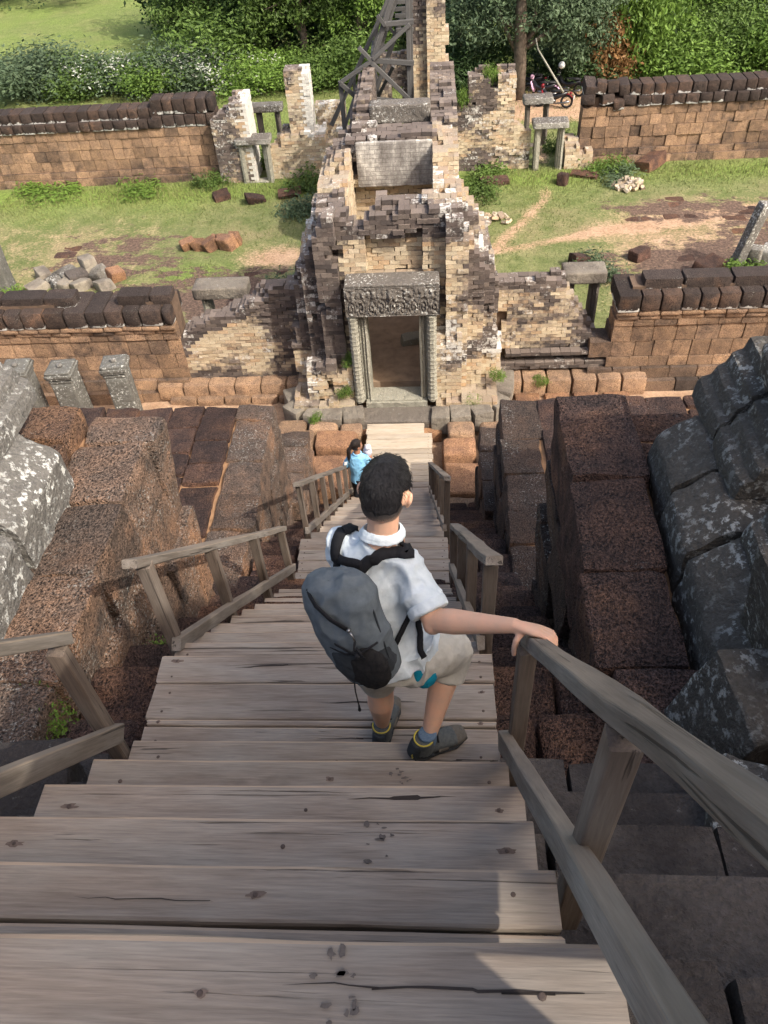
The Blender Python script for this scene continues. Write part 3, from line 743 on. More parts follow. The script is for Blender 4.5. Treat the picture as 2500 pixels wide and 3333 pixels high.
def pedestal(label, x0, s, mat, ys1, ys2, seed):
    t = thing('sandstone_pedestal', label, 'pedestal', (x0+s*.6, 3, 6.5))
    def pf(l): return [(x0+s*a, z) for a, z in l]
    for k, (a, b) in enumerate(ys1):
        j = rng.uniform(-.03, .03)
        moulding(t, 'base_slab', pf([(j, 6.5), (.62, 6.5), (.62, 7.03), (.21+j, 7.05), (.19+j, 7.03), (.02+j, 6.90), (j, 6.87)]), a, b, mat, seed+k, s, .022)
    for k, (a, b) in enumerate(ys2):
        j = rng.uniform(-.02, .03)
        moulding(t, 'moulded_block', pf([(.22+j, 7.04), (1.0, 7.04), (1.0, 7.44), (.46+j, 7.44), (.45+j, 7.36), (.38+j, 7.35), (.37+j, 7.27), (.31+j, 7.26), (.30+j, 7.18), (.24+j, 7.17)]), a, b, mat, seed+10+k, s, .014)
    b = MB(); b.box((x0+s*1.0, 3.05, 6.95), (.9, 1.9, .78)); 
    v, f = rough_box((.95, 1.9, .78), 9, .08, .05, 4, seed); part('laterite_core', v+np.array((x0+s*.98, 3.05, 6.92)), [tuple(q) for q in f], M['lat_dark'], t, True, (0, .5, 0))
    return t
p_ = pedestal('broken dark grey moulded sandstone pedestal on the right flank', 1.29, 1, 'sand_grey', [(2.1, 2.72), (2.76, 3.2), (3.24, 3.72)], [(2.25, 2.72), (2.98, 3.42), (3.46, 3.9)], 300)
moulding(p_, 'top_slab', [(1.72, 7.45), (2.5, 7.45), (2.5, 7.68), (1.78, 7.68), (1.70, 7.6)], 3.0, 3.55, 'sand_grey', 330)
p_ = pedestal('pale lichen-spotted sandstone pedestal at the left edge', -2.34, -1, 'sand_lit', [(2.3, 2.9), (2.94, 3.66)], [(2.5, 3.1), (3.14, 4.05)], 340)
moulding(p_, 'top_slab', [(-2.75, 7.45), (-3.3, 7.45), (-3.3, 7.62), (-2.78, 7.64)], 3.2, 3.9, 'sand_lit', 350, -1)
def slab(label, c, d, rot, mat, seed, name='sandstone_slab', cat='stone', group=None, rnd=.025, amp=.03, color=None):
    v, f = rough_box(d, 12, rnd, amp, 5, seed, .06)
    E_ = np.array(Euler(rot).to_matrix()); o = part(name, v @ E_.T+np.array(c), [tuple(q) for q in f], M[mat], None, 'sharp', color)
    return tag(o, label, cat, group)
slab('upright grey sandstone slab with pale lichen behind the right handrail', (1.27, 1.78, 6.82), (.36, .42, .78), (.1, .12, .2), 'sand_grey', 401)
slab('tall leaning dark sandstone slab at the right picture edge', (1.62, 2.02, 7.0), (.42, .55, 1.15), (.15, -.12, .1), 'sand_grey', 402)
slab('dark sandstone block wedged low beside the black stone steps', (1.12, 1.2, 6.95), (.36, .5, .6), (.2, .1, -.3), 'sand_grey', 403)
slab('large blackened sandstone block at the lower right corner', (1.5, .95, 7.3), (.6, .8, 1.0), (.1, .1, .15), 'sand_grey', 404)
slab('dark sandstone block below the left handrail', (-1.72, 1.25, 6.95), (.5, .55, .5), (.05, .1, .2), 'sand_step', 405)

# ------------------------------------------------------------------ laterite enclosure walls
def enclosure(name, label, x0, x1, y, courses, seed, bl=(.34, .5), keep=None, thick=.62, rough=.010, cap_chaos=None, tonefn=None):
    r = random.Random(seed)
    t = thing(name, label, 'wall', ((x0+x1)/2, y, 0))
    zt = courses[-1][1]
    for (z0, z1, pro, kind, L0, L1) in courses:
        x = x0-(r.uniform(0, .3) if x0 < -7 or x0 > 5 else 0)
        while x < x1-.03:
            e = min(x+r.uniform(L0, L1), x1)
            if x1-e < .14: e = x1
            cx = (x+e)/2
            if keep is None or keep(cx, (z0+z1)/2):
                h = z1-z0; th = thick+2*pro; dy = r.uniform(-rough, rough); rot = [r.uniform(-.008, .008) for _ in range(3)]; dz = 0
                ch = cap_chaos(cx) if cap_chaos else 0
                if kind in ('cap', 'ridge') and ch: rot = [r.uniform(-.3, .3)*ch, r.uniform(-.2, .2)*ch, r.uniform(-.35, .35)*ch]; dz = r.uniform(-.04, .06)*ch
                if kind == 'cap':
                    block(t, (cx, y+thick/2+dy, (z0+z1)/2+dz), (e-x-.014, th, h), 'lat_cap', 4, h*.12, .01, (r.random()*.25, r.random()**3*.3, 1.0 if r.random() < .75 else 0), 'coping_stone', rot)
                elif kind == 'ridge':
                    block(t, (cx, y+thick/2+dy, (z0+z1)/2+dz), (e-x-.014, th, h), 'lat_cap', 4, h*.09, .01, (r.random()*.3, 0, 0 if r.random() < .8 else 1), 'ridge_stone', rot)
                else:
                    tn = tonefn(cx, (z0+z1)/2) if tonefn else 0
                    block(t, (cx, y+.26-pro+dy, (z0+z1)/2), (e-x-.008, .52, h-.006), 'lat_wall', 3, .009, .008, (max(0, min(1, tn+(r.random()**4)*.8)), r.random()*.7*(kind != 'base'), 0), 'block' if kind != 'cornice' else 'cornice_block', rot)
            x = e
    # hidden rubble heart, so that no light passes through the joints
    b = MB(); 
    xa, xb = (x0+.08, x1-.1)
    if keep is None: b.box(((xa+xb)/2, y+thick/2+.02, (zt-.35)/2), (xb-xa, thick-.2, zt-.35))
    else:
        q = xa
        while q < xb:
            zz = 0
            for (z0, z1, *_k) in courses:
                if all(keep(q+d, (z0+z1)/2) for d in (0, .12, .3)): zz = z1
                else: break
            if zz > .3: b.box((q+.15, y+thick/2+.02, (zz-.15)/2), (.3, thick-.2, zz-.15))
            q += .3
    b.build('rubble_core', M['mortar'], t)
    return t
NEARC = [(-.1, .26, .22, 'base', .4, .7), (.26, .5, .10, 'base', .4, .6), (.5, .72, .02, 'face', .36, .5), (.72, 1.08, 0, 'face', .36, .46), (1.08, 1.44, 0, 'face', .36, .46), (1.44, 1.60, .03, 'cornice', .36, .46), (1.60, 1.70, .07, 'cornice', .36, .46), (1.70, 1.80, .11, 'cornice', .36, .46), (1.80, 2.16, .13, 'cap', .33, .46), (2.12, 2.36, -.12, 'ridge', .5, .95)]
def tone_near(x, z): return .55*max(0, float(vnoise(x*.6, z*.9, 0, 5)))
def keepL(x, z): return not (z > 2.15 and -7.35 < x < -6.05)
enclosure('boundary_wall', 'near left laterite wall with rounded dark coping stones behind the three pillars', -10.6, -5.12, 13.5, NEARC, 21, keep=keepL, tonefn=tone_near)
def keepR(x, z): return x > 3.62+max(0, .0)+(.0 if z > 1.5 else -.05) or (z < 1.45 and x > 3.45) or (z < .95 and x > 3.3)
enclosure('boundary_wall', 'near right laterite wall with black coping beyond the grey pedestal', 3.1, 8.6, 13.5, NEARC, 22, keep=keepR, tonefn=lambda x, z: .25+tone_near(x, z))
FARC = [(-.15, .22, .10, 'base', .34, .55), (.22, .42, .04, 'base', .3, .5), (.42, .74, 0, 'face', .3, .42), (.74, 1.06, 0, 'face', .3, .42), (1.06, 1.36, 0, 'face', .3, .42), (1.36, 1.62, .02, 'face', .3, .42), (1.62, 1.90, .10, 'cap', .3, .42), (1.88, 2.2, .02, 'cap', .28, .42)]
FARH = FARC[:6]+[(1.62, 1.98, .06, 'cap', .3, .38), (1.98, 2.42, .03, 'cap', .3, .38)]
enclosure('boundary_wall', 'long ochre laterite wall behind the grass at far left', -17.5, -8.2, 25.0, FARC, 23, tonefn=lambda x, z: .5*max(0, float(vnoise(x*.5, z*.8, 0, 8))))
enclosure('boundary_wall', 'higher ochre wall section with two rows of rounded coping beside the far left doorway', -8.2, -6.5, 25.0, FARH, 24)
enclosure('boundary_wall', 'ochre laterite wall with tilted black coping stones at far right', 4.5, 13.5, 25.0, FARC, 25, rough=.03, cap_chaos=lambda x: max(0, min(1, (6.4-x)/1.2)), tonefn=lambda x, z: .45*max(0, float(vnoise(x*.5, z*.8, 0, 9))))

# ------------------------------------------------------------------ brickwork
def bare_box_mesh(mat, k):
    r = np.random.RandomState(k); v = UB+r.uniform(-.03, .03, UB.shape); me = mesh_np('brick', v, BOXF, mat); return me
BRICKS = [bare_box_mesh(M['brick_o'], k) for k in range(10)]
def brick_mass(parent, solid, tone, x0, x1, y0, y1, z0, z1, bs=(.21, .2, .088), nind=300, seed=0, mess=.014, near=None, hide_back=True):
    r = np.random.RandomState(seed)
    bx, by, bz = bs; C = []; W = []
    nz = int((z1-z0)/bz); hx = bx/2
    gx = np.arange(x0+hx/2, x1+bx, hx); gx = gx[:len(gx)//2*2]; gy = np.arange(y0+by*.5, y1+by, by)
    A, B = np.meshgrid(gx, gy)
    for k in range(nz):
        Zc = np.full(A.shape, z0+(k+.5)*bz); s = solid(A, B, Zc)
        if not s.any(): continue
        e = s & ~(solid(A+bx, B, Zc) & solid(A-bx, B, Zc) & solid(A, B-by, Zc) & solid(A, B+by, Zc) & solid(A, B, Zc+bz))
        for row in range(len(gy)):                                 # running bond from half bricks, so that corners stay plumb
            sr, er_ = s[row], e[row]
            if not er_.any(): continue
            q = (k+row) % 2
            while q < len(gx):
                p = q+1
                if p < len(gx) and sr[q] and sr[p]:
                    if er_[q] or er_[p]: C.append(((gx[q]+gx[p])/2, gy[row], Zc[0, 0])); W.append(1.0)
                else:
                    for h in (q, p):
                        if h < len(gx) and sr[h] and er_[h]: C.append((gx[h], gy[row], Zc[0, 0])); W.append(.5)
                q += 2
            if (k+row) % 2 and sr[0] and er_[0]: C.append((gx[0], gy[row], Zc[0, 0])); W.append(.5)
    C = np.array(C); W = np.array(W); n = len(C)
    D = np.array([bx*.985, by*1.0, bz*.965])*r.uniform(.965, 1.0, (n, 3)); D[:, 0] *= W
    er = r.rand(n) < .05; D[er, 1] *= .85
    rp = (.12+.9*sstep(-.05, .45, fbm(C[:, 0]*1.4, C[:, 1]*1.4, C[:, 2]*1.4, seed+7)))[:, None]
    off = r.normal(0, 1, (n, 3))*np.array([mess*.45, mess, mess*.12])*rp; off[r.rand(n) < .03, 1] -= mess*1.6
    C2 = C+off; a = r.normal(0, .03, n)
    dk, wh = tone(C[:, 0], C[:, 1], C[:, 2]); dk = np.clip(dk+r.normal(0, .055, n), 0, 1); wh = np.clip(wh+r.normal(0, .1, n), 0, 1); rn = r.rand(n)
    # those that show largest become objects of their own
    front = solid(C[:, 0], C[:, 1]-by, C[:, 2])
    d = np.linalg.norm(C-np.array([0, 0, 10.]), axis=1)+front*3
    order = np.argsort(d); ind = order[:nind]; rest = order[nind:]
    for i in ind:
        link('brick', BRICKS[i % 10], parent, C2[i], (0, 0, a[i]), D[i], (dk[i], wh[i], rn[i]))
    if len(rest):
        q = rest; m = len(q); U = UB[None]*D[q][:, None, :]+0
        U = U+r.uniform(-.005, .005, U.shape)
        ca, sa = np.cos(a[q])[:, None], np.sin(a[q])[:, None]
        Xr = U[..., 0]*ca-U[..., 1]*sa; Yr = U[..., 0]*sa+U[..., 1]*ca
        V = np.stack([Xr, Yr, U[..., 2]], 2)+C2[q][:, None, :]
        F = (BOXF[None]+(np.arange(m)*8)[:, None, None]).reshape(-1, 4)
        c = C[q].mean(0)
        me = mesh_np('brickwork', V.reshape(-1, 3)-c, F, M['brick_s'])
        at = me.attributes.new('bk', 'FLOAT_COLOR', 'FACE')
        cc = np.stack([dk[q], wh[q], rn[q], np.ones(m)], 1).repeat(6, 0).astype(np.float32)
        at.data.foreach_set('color', cc.ravel())
        o = link('brickwork', me, parent, c); o['kind'] = 'stuff'
    return n
def inb(v, a, b): return (v > a) & (v < b)

# inner gatehouse ---------------------------------------------------
gate = thing('brick_gatehouse', 'ruined pale brick gatehouse with carved lintel doorway at the foot of the stairs', 'gatehouse', (-.7, 14.5, 0))
XC = -.72
def gate_solid(x, y, z):
    n1 = vnoise(x*2.3, y*2.3, 0, 31); n2 = fbm(x*3.1, y*3.1, z*3.1, 33)
    ax = np.abs(x-XC)
    yf = np.where(ax < .98, 12.86, np.where(ax < 1.38, 12.66, np.where(ax < 1.62, 12.86, 13.1)))
    # front wall
    hf = 4.22-.10*np.abs(n1)*2
    hf = np.where(ax > 1.2, 4.2-(ax-1.2)*2.2+.18*n1, hf)
    hf = np.maximum(hf, np.where(ax < 2.05, 1.0+.3*n1, 0))
    hf = hf-.32*np.exp(-((x-XC+.55)/.22)**2)+.10*n1
    front = inb(y, yf, 13.75) & (ax < 2.05) & (z < hf)
    # broken recess above the lintel
    rec = (ax < .42+.16*n1) & inb(z, 3.02, 3.72+.12*n1) & (y < 13.12)
    front &= ~rec
    door = (ax < .62) & (z < 2.5) & (y < 13.9)
    front &= ~door
    # side walls
    hs = 4.12+.16*n1-.25*inb(y, 14.2, 15.2)
    side = (inb(x, XC-1.42, XC-.86) | inb(x, XC+.78, XC+1.30)) & inb(y, 13.5, 16.6) & (z < hs)
    low = (inb(x, XC-2.05, XC-1.3) | inb(x, XC+1.2, XC+2.05)) & inb(y, 13.3, 15.4) & (z < 3.9+.25*n1-1.9*(ax-1.2))
    back = inb(y, 15.85, 16.6) & (ax < 1.25) & (z < 4.30+.08*n1-.25*sstep(.8, 1.2, ax))
    back &= ~((ax < .5) & (z < 2.4))
    back &= ~((ax < .8) & inb(z, 2.75, 3.35) & (y < 16.0+.12*(z-2.75)))      # corbelled hollow
    # pilaster stumps at the foot
    st = (inb(x, XC+.78, XC+1.28) & inb(y, 12.42, 12.9) & (z < 1.95+.25*n1)) | (inb(x, XC-1.7, XC-.82) & inb(y, 12.5, 12.9) & (z < 1.15+.5*n1+.4*(x < XC-1.1)))
    ft = inb(y, 12.35, 13.2) & (ax > .8) & (ax < 2.0) & (z < .62+.1*n1)
    s = front | side | low | back | st | ft
    s = s & (ax < np.where(z < 3, 2.07-(z-.7)*.13, 1.77-(z-3)*.46)+.16*fbm(x*2.6, y*2.6, z*2.6, 35))
    er = .22*sstep(XC-.7, XC-1.2, x)+.12*sstep(3.3, 3.9, z)+.1*sstep(1.2, .6, z)
    return s & (n2 > -.60+er)
def gate_tone(x, y, z):
    ax = np.abs(x-XC); n1 = fbm(x*1.3, z*1.3, y*.8, 41); n2 = fbm(x*2.1, z*2.1, y, 43)
    dk = .38+.85*n1+.25*n2
    dk += .5*sstep(3.45, 3.85, z)*(y < 14)                                  # dark broken top of the front
    dk += .42*sstep(XC-.75, XC-1.05, x)*sstep(.9, 1.5, z)*(y < 13.6)         # left shoulder is darker
    dk += .30*(x > XC+.8)*inb(z, 2.35, 3.4)
    dk -= .55*np.exp(-((x-XC)/.6)**2-((z-3.3)/.35)**2)*(y < 14)              # fresh break above the lintel
    dk -= .35*sstep(1.4, .9, z)
    dk += .38*(y > 15.8)*sstep(3.4, 3.6, z)*(ax < .85)-.3*(y > 15.8)*(z < 3.35)
    dk -= .25*inb(y, 13.8, 15.8)
    wh = .03+.6*n2+.08*(y > 15.8)*(ax < .9)+.2*(x > XC+.8)*(z > 1.2)+.25*np.exp(-((x-XC+1.6)/.4)**2)
    return np.clip(dk, 0, 1), np.clip(wh, 0, 1)
brick_mass(gate, gate_solid, gate_tone, XC-2.05, XC+2.05, 12.3, 16.65, .25, 4.5, (.2, .2, .084), 300, 51, .018)
v, f = rough_box((1.5, .10, .86), 14, .02, .012, 6, 91); part('plaster_panel', v+np.array((XC+.0, 15.84, 3.82)), [tuple(q) for q in f], M['plaster'], gate, 'sharp')
# sandstone doorway
def framed_jamb(x, s):
    return moulding_v('door_jamb', [(x, 12.50), (x+s*.07, 12.50), (x+s*.08, 12.54), (x+s*.12, 12.55), (x+s*.13, 12.59), (x+s*.17, 12.60), (x+s*.18, 12.95), (x-s*.02, 12.95)], .55, 2.42)
def moulding_v(name, prof, z0, z1, mat='sand_door', parent=None, amp=.006, nz=14, seed=1):
    P = np.array(prof); m = len(P); V = []
    for i in range(nz+1):
        z = z0+(z1-z0)*i/nz
        V.append(np.stack([P[:, 0]+vnoise(P[:, 0]*9, P[:, 1]*9, z*4, seed)*amp, P[:, 1]+vnoise(P[:, 0]*9+4, P[:, 1]*9, z*4, seed)*amp, np.full(m, z)], 1))
    V = np.concatenate(V); F = [(i*m+k, i*m+(k+1) % m, (i+1)*m+(k+1) % m, (i+1)*m+k) for i in range(nz) for k in range(m)]
    F.append(tuple(range(m-1, -1, -1))); F.append(tuple(nz*m+k for k in range(m)))
    o = part(name, V, F, M[mat], parent)
    bm_fix(o); return o
def bm_fix(o):
    import bmesh
    b = bmesh.new(); b.from_mesh(o.data); bmesh.ops.recalc_face_normals(b, faces=b.faces); b.to_mesh(o.data); b.free()
XL, XR = -1.22, -.26
frame = moulding_v('door_jamb', [(XL, 12.52), (XL-.035, 12.50), (XL-.045, 12.53), (XL-.09, 12.52), (XL-.10, 12.56), (XL-.15, 12.54), (XL-.15, 12.95), (XL+.0, 12.95)], .5, 2.44, parent=gate)
frame2 = moulding_v('door_jamb', [(XR, 12.52), (XR+.035, 12.50), (XR+.045, 12.53), (XR+.09, 12.52), (XR+.10, 12.56), (XR+.15, 12.54), (XR+.15, 12.95), (XR, 12.95)], .5, 2.44, parent=gate, seed=2)
b = MB()
for (z0, z1, yy) in ((2.42, 2.46, 12.52), (2.463, 2.52, 12.54)): b.box(((XL+XR)/2, (yy+12.95)/2, (z0+z1)/2), (XR-XL+.04, 12.95-yy, z1-z0))
b.build('door_head', M['sand_door'], gate)
b = MB(); b.box((-.74, 12.66, .47), (1.2, .52, .14)); b.box((-.74, 12.62, .555), (1.02, .34, .03)); b.build('door_sill', M['sand_door'], gate)
for k, x in enumerate((-1.46, -.03)):                              # ringed octagonal colonnettes
    b = MB(); pts = []; rad = []; z = .55
    while z < 2.45:
        for (dz, q) in ((0, .086), (.03, .086), (.034, .094), (.042, .096), (.05, .094), (.054, .088), (.062, .09), (.068, .086)):
            if z+dz < 2.46: pts.append((x, 12.47, z+dz)); rad.append(q*(1.12 if .6 < (z+dz) < .72 or z > 2.3 else 1))
        z += .092
    b.tube(pts, rad, 8, up=(.38, .92, 0)); b.build('colonnette', M['sand_door'], gate)
def carved(name, x0, x1, y, z0, z1, dep, parent, mat, nx=120, nz=36, amp=.035, top=True, seed=3):
    """slab whose front carries scrollwork relief"""
    u = np.linspace(x0, x1, nx); w_ = np.linspace(z0, z1, nz); U, W_ = np.meshgrid(u, w_)
    s = (W_-z0)/(z1-z0); L = x1-x0; cells = 9; cu = (U-x0)/L*cells; fx = cu-np.floor(cu)-.5; fz = (s-.28)*2.2
    rr = np.hypot(fx, fz*.6); th = np.arctan2(fz*.6, fx)
    rel = np.cos(rr*26-th*np.where(np.floor(cu) % 2 > 0, 1, -1)*1.0)*np.exp(-(rr/.45)**2)*(s < .62)
    leaf = np.abs(np.sin((U-x0)/L*math.pi*18))*np.exp(-((s-.74)/.12)**2)+np.exp(-((U-(x0+x1)/2)/.1)**2-((s-.7)/.2)**2)*1.2
    rel = rel*.5+leaf*.6+1.1*fbm(U*17, W_*17, 0, seed, 4)
    edge = np.minimum(1, np.minimum(np.minimum(U-x0, x1-U)/.05, np.minimum(W_-z0, z1-W_)/.04)); edge = np.clip(edge, 0, 1)
    Yf = y-rel*amp*edge
    bat = (1-s)*0.02
    front = np.stack([U, Yf+bat, W_], 2).reshape(-1, 3)
    F = [(j*nx+i, j*nx+i+1, (j+1)*nx+i+1, (j+1)*nx+i) for j in range(nz-1) for i in range(nx-1)]
    V = list(map(tuple, front)); k0 = len(V)
    V += [(x0, y, z0), (x1, y, z0), (x1, y, z1), (x0, y, z1), (x0, y+dep, z0), (x1, y+dep, z0), (x1, y+dep, z1), (x0, y+dep, z1)]
    q = k0
    F += [(q+3, q+2, q+6, q+7), (q, q+4, q+5, q+1), (q, q+3, q+7, q+4), (q+1, q+5, q+6, q+2), (q+4, q+7, q+6, q+5)]
    return part(name, V, F, M[mat], parent, False)
carved('carved_lintel', -1.56, .12, 12.36, 2.5, 3.06, .5, gate, 'sand_lintel')
v, f = rough_box((1.66, .46, .05), 8, .02, .008, 5, 8); part('lintel_top', v+np.array((-.72, 12.6, 3.085)), [tuple(q) for q in f], M['sand_lintel'], gate)
v, f = rough_box((1.5, .5, .2), 6, .03, .012, 3, 4); part('door_step', v+np.array((-.74, 12.2, .33)), [tuple(q) for q in f], M['sand_base'], gate, True)
v, f = rough_box((1.75, .3, .25), 6, .03, .015, 3, 5); part('lower_step', v+np.array((-.74, 11.95, .12)), [tuple(q) for q in f], M['lat_warm'], gate, True)
for (x, y, a, d) in ((-1.58, 12.13, .1, (.42, .42, .46)), (-2.0, 12.12, -.05, (.42, .4, .44)), (-2.36, 12.22, -.35, (.36, .42, .42)), (-2.72, 12.45, -.7, (.4, .5, .42)), (-2.86, 12.85, -1.2, (.42, .36, .36)), (.12, 12.1, -.05, (.36, .4, .42)), (.5, 12.12, .05, (.4, .42, .44)), (.9, 12.2, .3, (.4, .42, .42)), (1.2, 12.5, .8, (.42, .42, .4)), (1.38, 12.95, 1.3, (.4, .4, .36)), (1.46, 13.3, 1.5, (.42, .34, .34))):
    block(gate, (x, y, .32), d, 'sand_base', 5, .035, .012, (rng.random()*.4, 0, 0), 'base_block', (rng.uniform(-.04, .04), rng.uniform(-.04, .04), a), unique=True)
b = MB(); b.box((-.74, 14.5, .26), (2.6, 2.7, .5)); b.build('floor_slab', M['dust'], gate)
slab('pale fallen slab lying on the gatehouse floor', (-.42, 14.6, .58), (.55, .3, .16), (0, 0, .2), 'sand_door', 410)

# ruined side wings of the inner gate ------------------------------
wl_ = thing('ruined_brick_wall', 'sloping broken brick wall between gatehouse and near left laterite wall', 'wall', (-4.1, 13.8, 0))
def wl_solid(x, y, z):
    n1 = vnoise(x*3, y*3, 0, 61); t = np.clip((x+5.75)/3.0, 0, 1)
    h = .95+1.45*np.clip(t*1.15-.02, 0, 1)**.8+.12*n1
    return inb(x, -5.75, -2.5) & inb(y, 13.62-.03*n1, 14.15) & (z < h) & (fbm(x*4, y*4, z*4, 62) > -.7)
def wl_tone(x, y, z):
    h = .95+1.45*np.clip(np.clip((x+5.75)/3.0, 0, 1)*1.15, 0, 1)**.8
    return np.clip(.40+.8*fbm(x*1.2, z*1.2, 0, 63)+.75*sstep(.35, .05, h-z)+.25*sstep(.75, .45, z), 0, 1), .1+.3*fbm(x*2, z*2, 0, 64)
brick_mass(wl_, wl_solid, wl_tone, -5.8, -2.45, 13.55, 14.2, .4, 2.7, (.21, .19, .078), 300, 65, .010)
for k in range(6): block(wl_, (-5.55+.55*k, 13.6, .26), (.54, .7, .36), 'lat_wall', 4, .05, .02, (0, .6, 0), 'footing_block', unique=True)
for k in range(5): block(wl_, (-5.3+.58*k, 13.4, .05), (.56, .5, .26), 'lat_wall', 4, .05, .02, (0, .4, 0), 'footing_block', unique=True)
b = MB(); b.box((-3.6, 13.92, .6), (2.0, .25, 1.2)); b.box((-2.95, 13.92, .9), (.8, .25, 1.8)); b.build('rubble_core', M['mortar'], wl_)
wr_ = thing('ruined_brick_wall', 'broken pale brick wall between gatehouse and near right laterite wall', 'wall', (2.3, 13.8, 0))
def wr_solid(x, y, z):
    n1 = vnoise(x*3, y*3, 0, 71)
    h = np.where(x < 2.45, 2.36+.07*n1, 2.36-(x-2.45)*1.65+.2*n1)
    g = fbm(x*4, y*4, z*4, 72) > -.7
    crack = (np.abs(x-1.32-.1*np.sin(z*4)) < .1) & inb(z, .6, 1.7) & (y < 13.8)
    mo = np.where(inb(z, .5, .62) | inb(z, .68, .74) | inb(z, .82, .9), 13.52, 13.62)
    return inb(x, 1.1, 3.95) & (y > mo) & (y < 14.15) & (z < np.maximum(h, .62)) & g & ~crack
def wr_tone(x, y, z):
    return np.clip(.36+.8*fbm(x*1.2, z*1.2, 0, 73)+.6*sstep(2.1, 2.3, z)+.35*sstep(2.6, 3.2, x)+.35*inb(z, .5, .9), 0, 1), .1+.3*fbm(x*2, z*2, 0, 74)
brick_mass(wr_, wr_solid, wr_tone, 1.05, 4.0, 13.5, 14.2, .4, 2.6, (.2, .19, .078), 300, 75, .010)
for k in range(6): block(wr_, (1.55+.5*k, 13.52, .2), (.49, .7, .42), 'lat_wall', 4, .06, .022, (.2, .5, 0), 'footing_block', unique=True)
for (x, y, d) in ((1.9, 13.05, .2), (2.5, 13.0, .16), (3.1, 13.0, .3), (3.7, 13.0, .25)): block(wr_, (x, y, .02), (.5, .4, .2), 'lat_warm', 4, .05, .02, (0, .4, 0), 'footing_block', unique=True)
b = MB(); b.box((1.95, 13.92, .95), (1.4, .25, 1.9)); b.box((2.9, 13.92, .5), (.8, .25, 1.0)); b.build('rubble_core', M['mortar'], wr_)
def doorframe(label, x0, x1, y, z0, z1, lint=.22, jw=.2, dep=.34, over=.12, mat='sand_door', lmat='sand_lintel', sill=True, tilt=0):
    t = thing('stone_doorframe', label, 'doorframe', ((x0+x1)/2, y, z0))
    for k, (xa, s) in enumerate(((x0, 1), (x1, -1))):
        moulding_v('jamb', [(xa, y), (xa+s*jw*.35, y-.03), (xa+s*jw*.4, y), (xa+s*jw*.7, y+.01), (xa+s*jw*.75, y+.05), (xa+s*jw, y+.05), (xa+s*jw, y+dep), (xa, y+dep)], z0, z1-lint, mat, t, .006, 8, k+3)
    v, f = rough_box((x1-x0+2*over, dep+.2, lint), 7, .03, .018, 4, int(abs(x0)*100)); part('lintel', v+np.array(((x0+x1)/2, y+dep/2-.02, z1-lint/2)), [tuple(q) for q in f], M[lmat], t, True, (.4, 0, 0))
    if sill:
        v, f = rough_box((x1-x0-2*jw+.1, dep, .12), 4, .02, .01, 4, 9); part('sill', v+np.array(((x0+x1)/2, y+dep/2, z0+.03)), [tuple(q) for q in f], M[mat], t, True)
    return t
doorframe('half-buried grey stone doorframe behind the near left brick wall', -4.85, -3.95, 14.6, 0, 1.98, .26, .16, .3, .12, 'sand_door', 'sand_base')
doorframe('half-buried grey stone doorframe with lichen-white lintel end behind the near right brick wall', 2.72, 3.38, 14.6, 0, 2.05, .25, .16, .3, .1, 'sand_base', 'sand_base')

# stone pillars ----------------------------------------------------
def pillar(label, c, h, w_=.42, rot=(0, 0, 0), mat='sand_pillar', group=None, capital=True, seed=1):
    t = thing('stone_pillar', label, 'pillar', c, group); t.rotation_euler = rot
    def lpart(name, v, f, m, smooth=True):
        return link(name, mesh_np(name, v, [tuple(q) for q in f], M[m], smooth), t, local=True)
    hs = h-(.24 if capital else 0)
    v, f = rough_box((w_, w_, hs), 8, .025, .012, 4, seed); v[:, 2] += hs/2; v[:, :2] *= (1+.06*(v[:, 2:3] < .3)); lpart('shaft', v, f, mat)
    if capital:
        z = hs-.004
        for (q, hh) in ((1.04, .05), (.96, .03), (1.12, .05), (1.2, .06), (1.1, .05)):
            v, f = rough_box((w_*q, w_*q, hh+.004), 5, .012, .006, 6, seed+int(q*50)); v[:, 2] += z+hh/2; lpart('capital_moulding', v, f, mat); z += hh
        b = MB(); b.tube([(0, 0, z-.01), (0, 0, z+.05), (0, 0, z+.06)], [.06, .055, .03], 10); lpart('tenon', b.verts(), b.f, 'sand_lit')
    return t
pillar('square sandstone pillar nearest the left edge of the row of three', (-8.0, 12.25, -.05), 1.82, .44, (.02, .02, .08), group='row of three pillars', seed=3)
pillar('middle square sandstone pillar of the row of three', (-7.06, 12.2, -.05), 1.80, .44, (.01, -.01, .05), group='row of three pillars', seed=5)
pillar('rightmost square sandstone pillar of the row, sunlit on its right side', (-6.1, 12.3, -.05), 1.78, .42, (-.02, .01, .12), group='row of three pillars', seed=7)
pillar('tall grey pillar cut by the left picture edge beside the rubble', (-11.25, 18.3, -.1), 2.2, .5, (.02, .03, .1), 'sand_pillar', capital=False, seed=9)
pillar('leaning lichen-white stone post behind the near right wall', (7.45, 18.3, -.1), 1.75, .25, (.08, .16, .3), 'sand_lit', capital=False, seed=11)

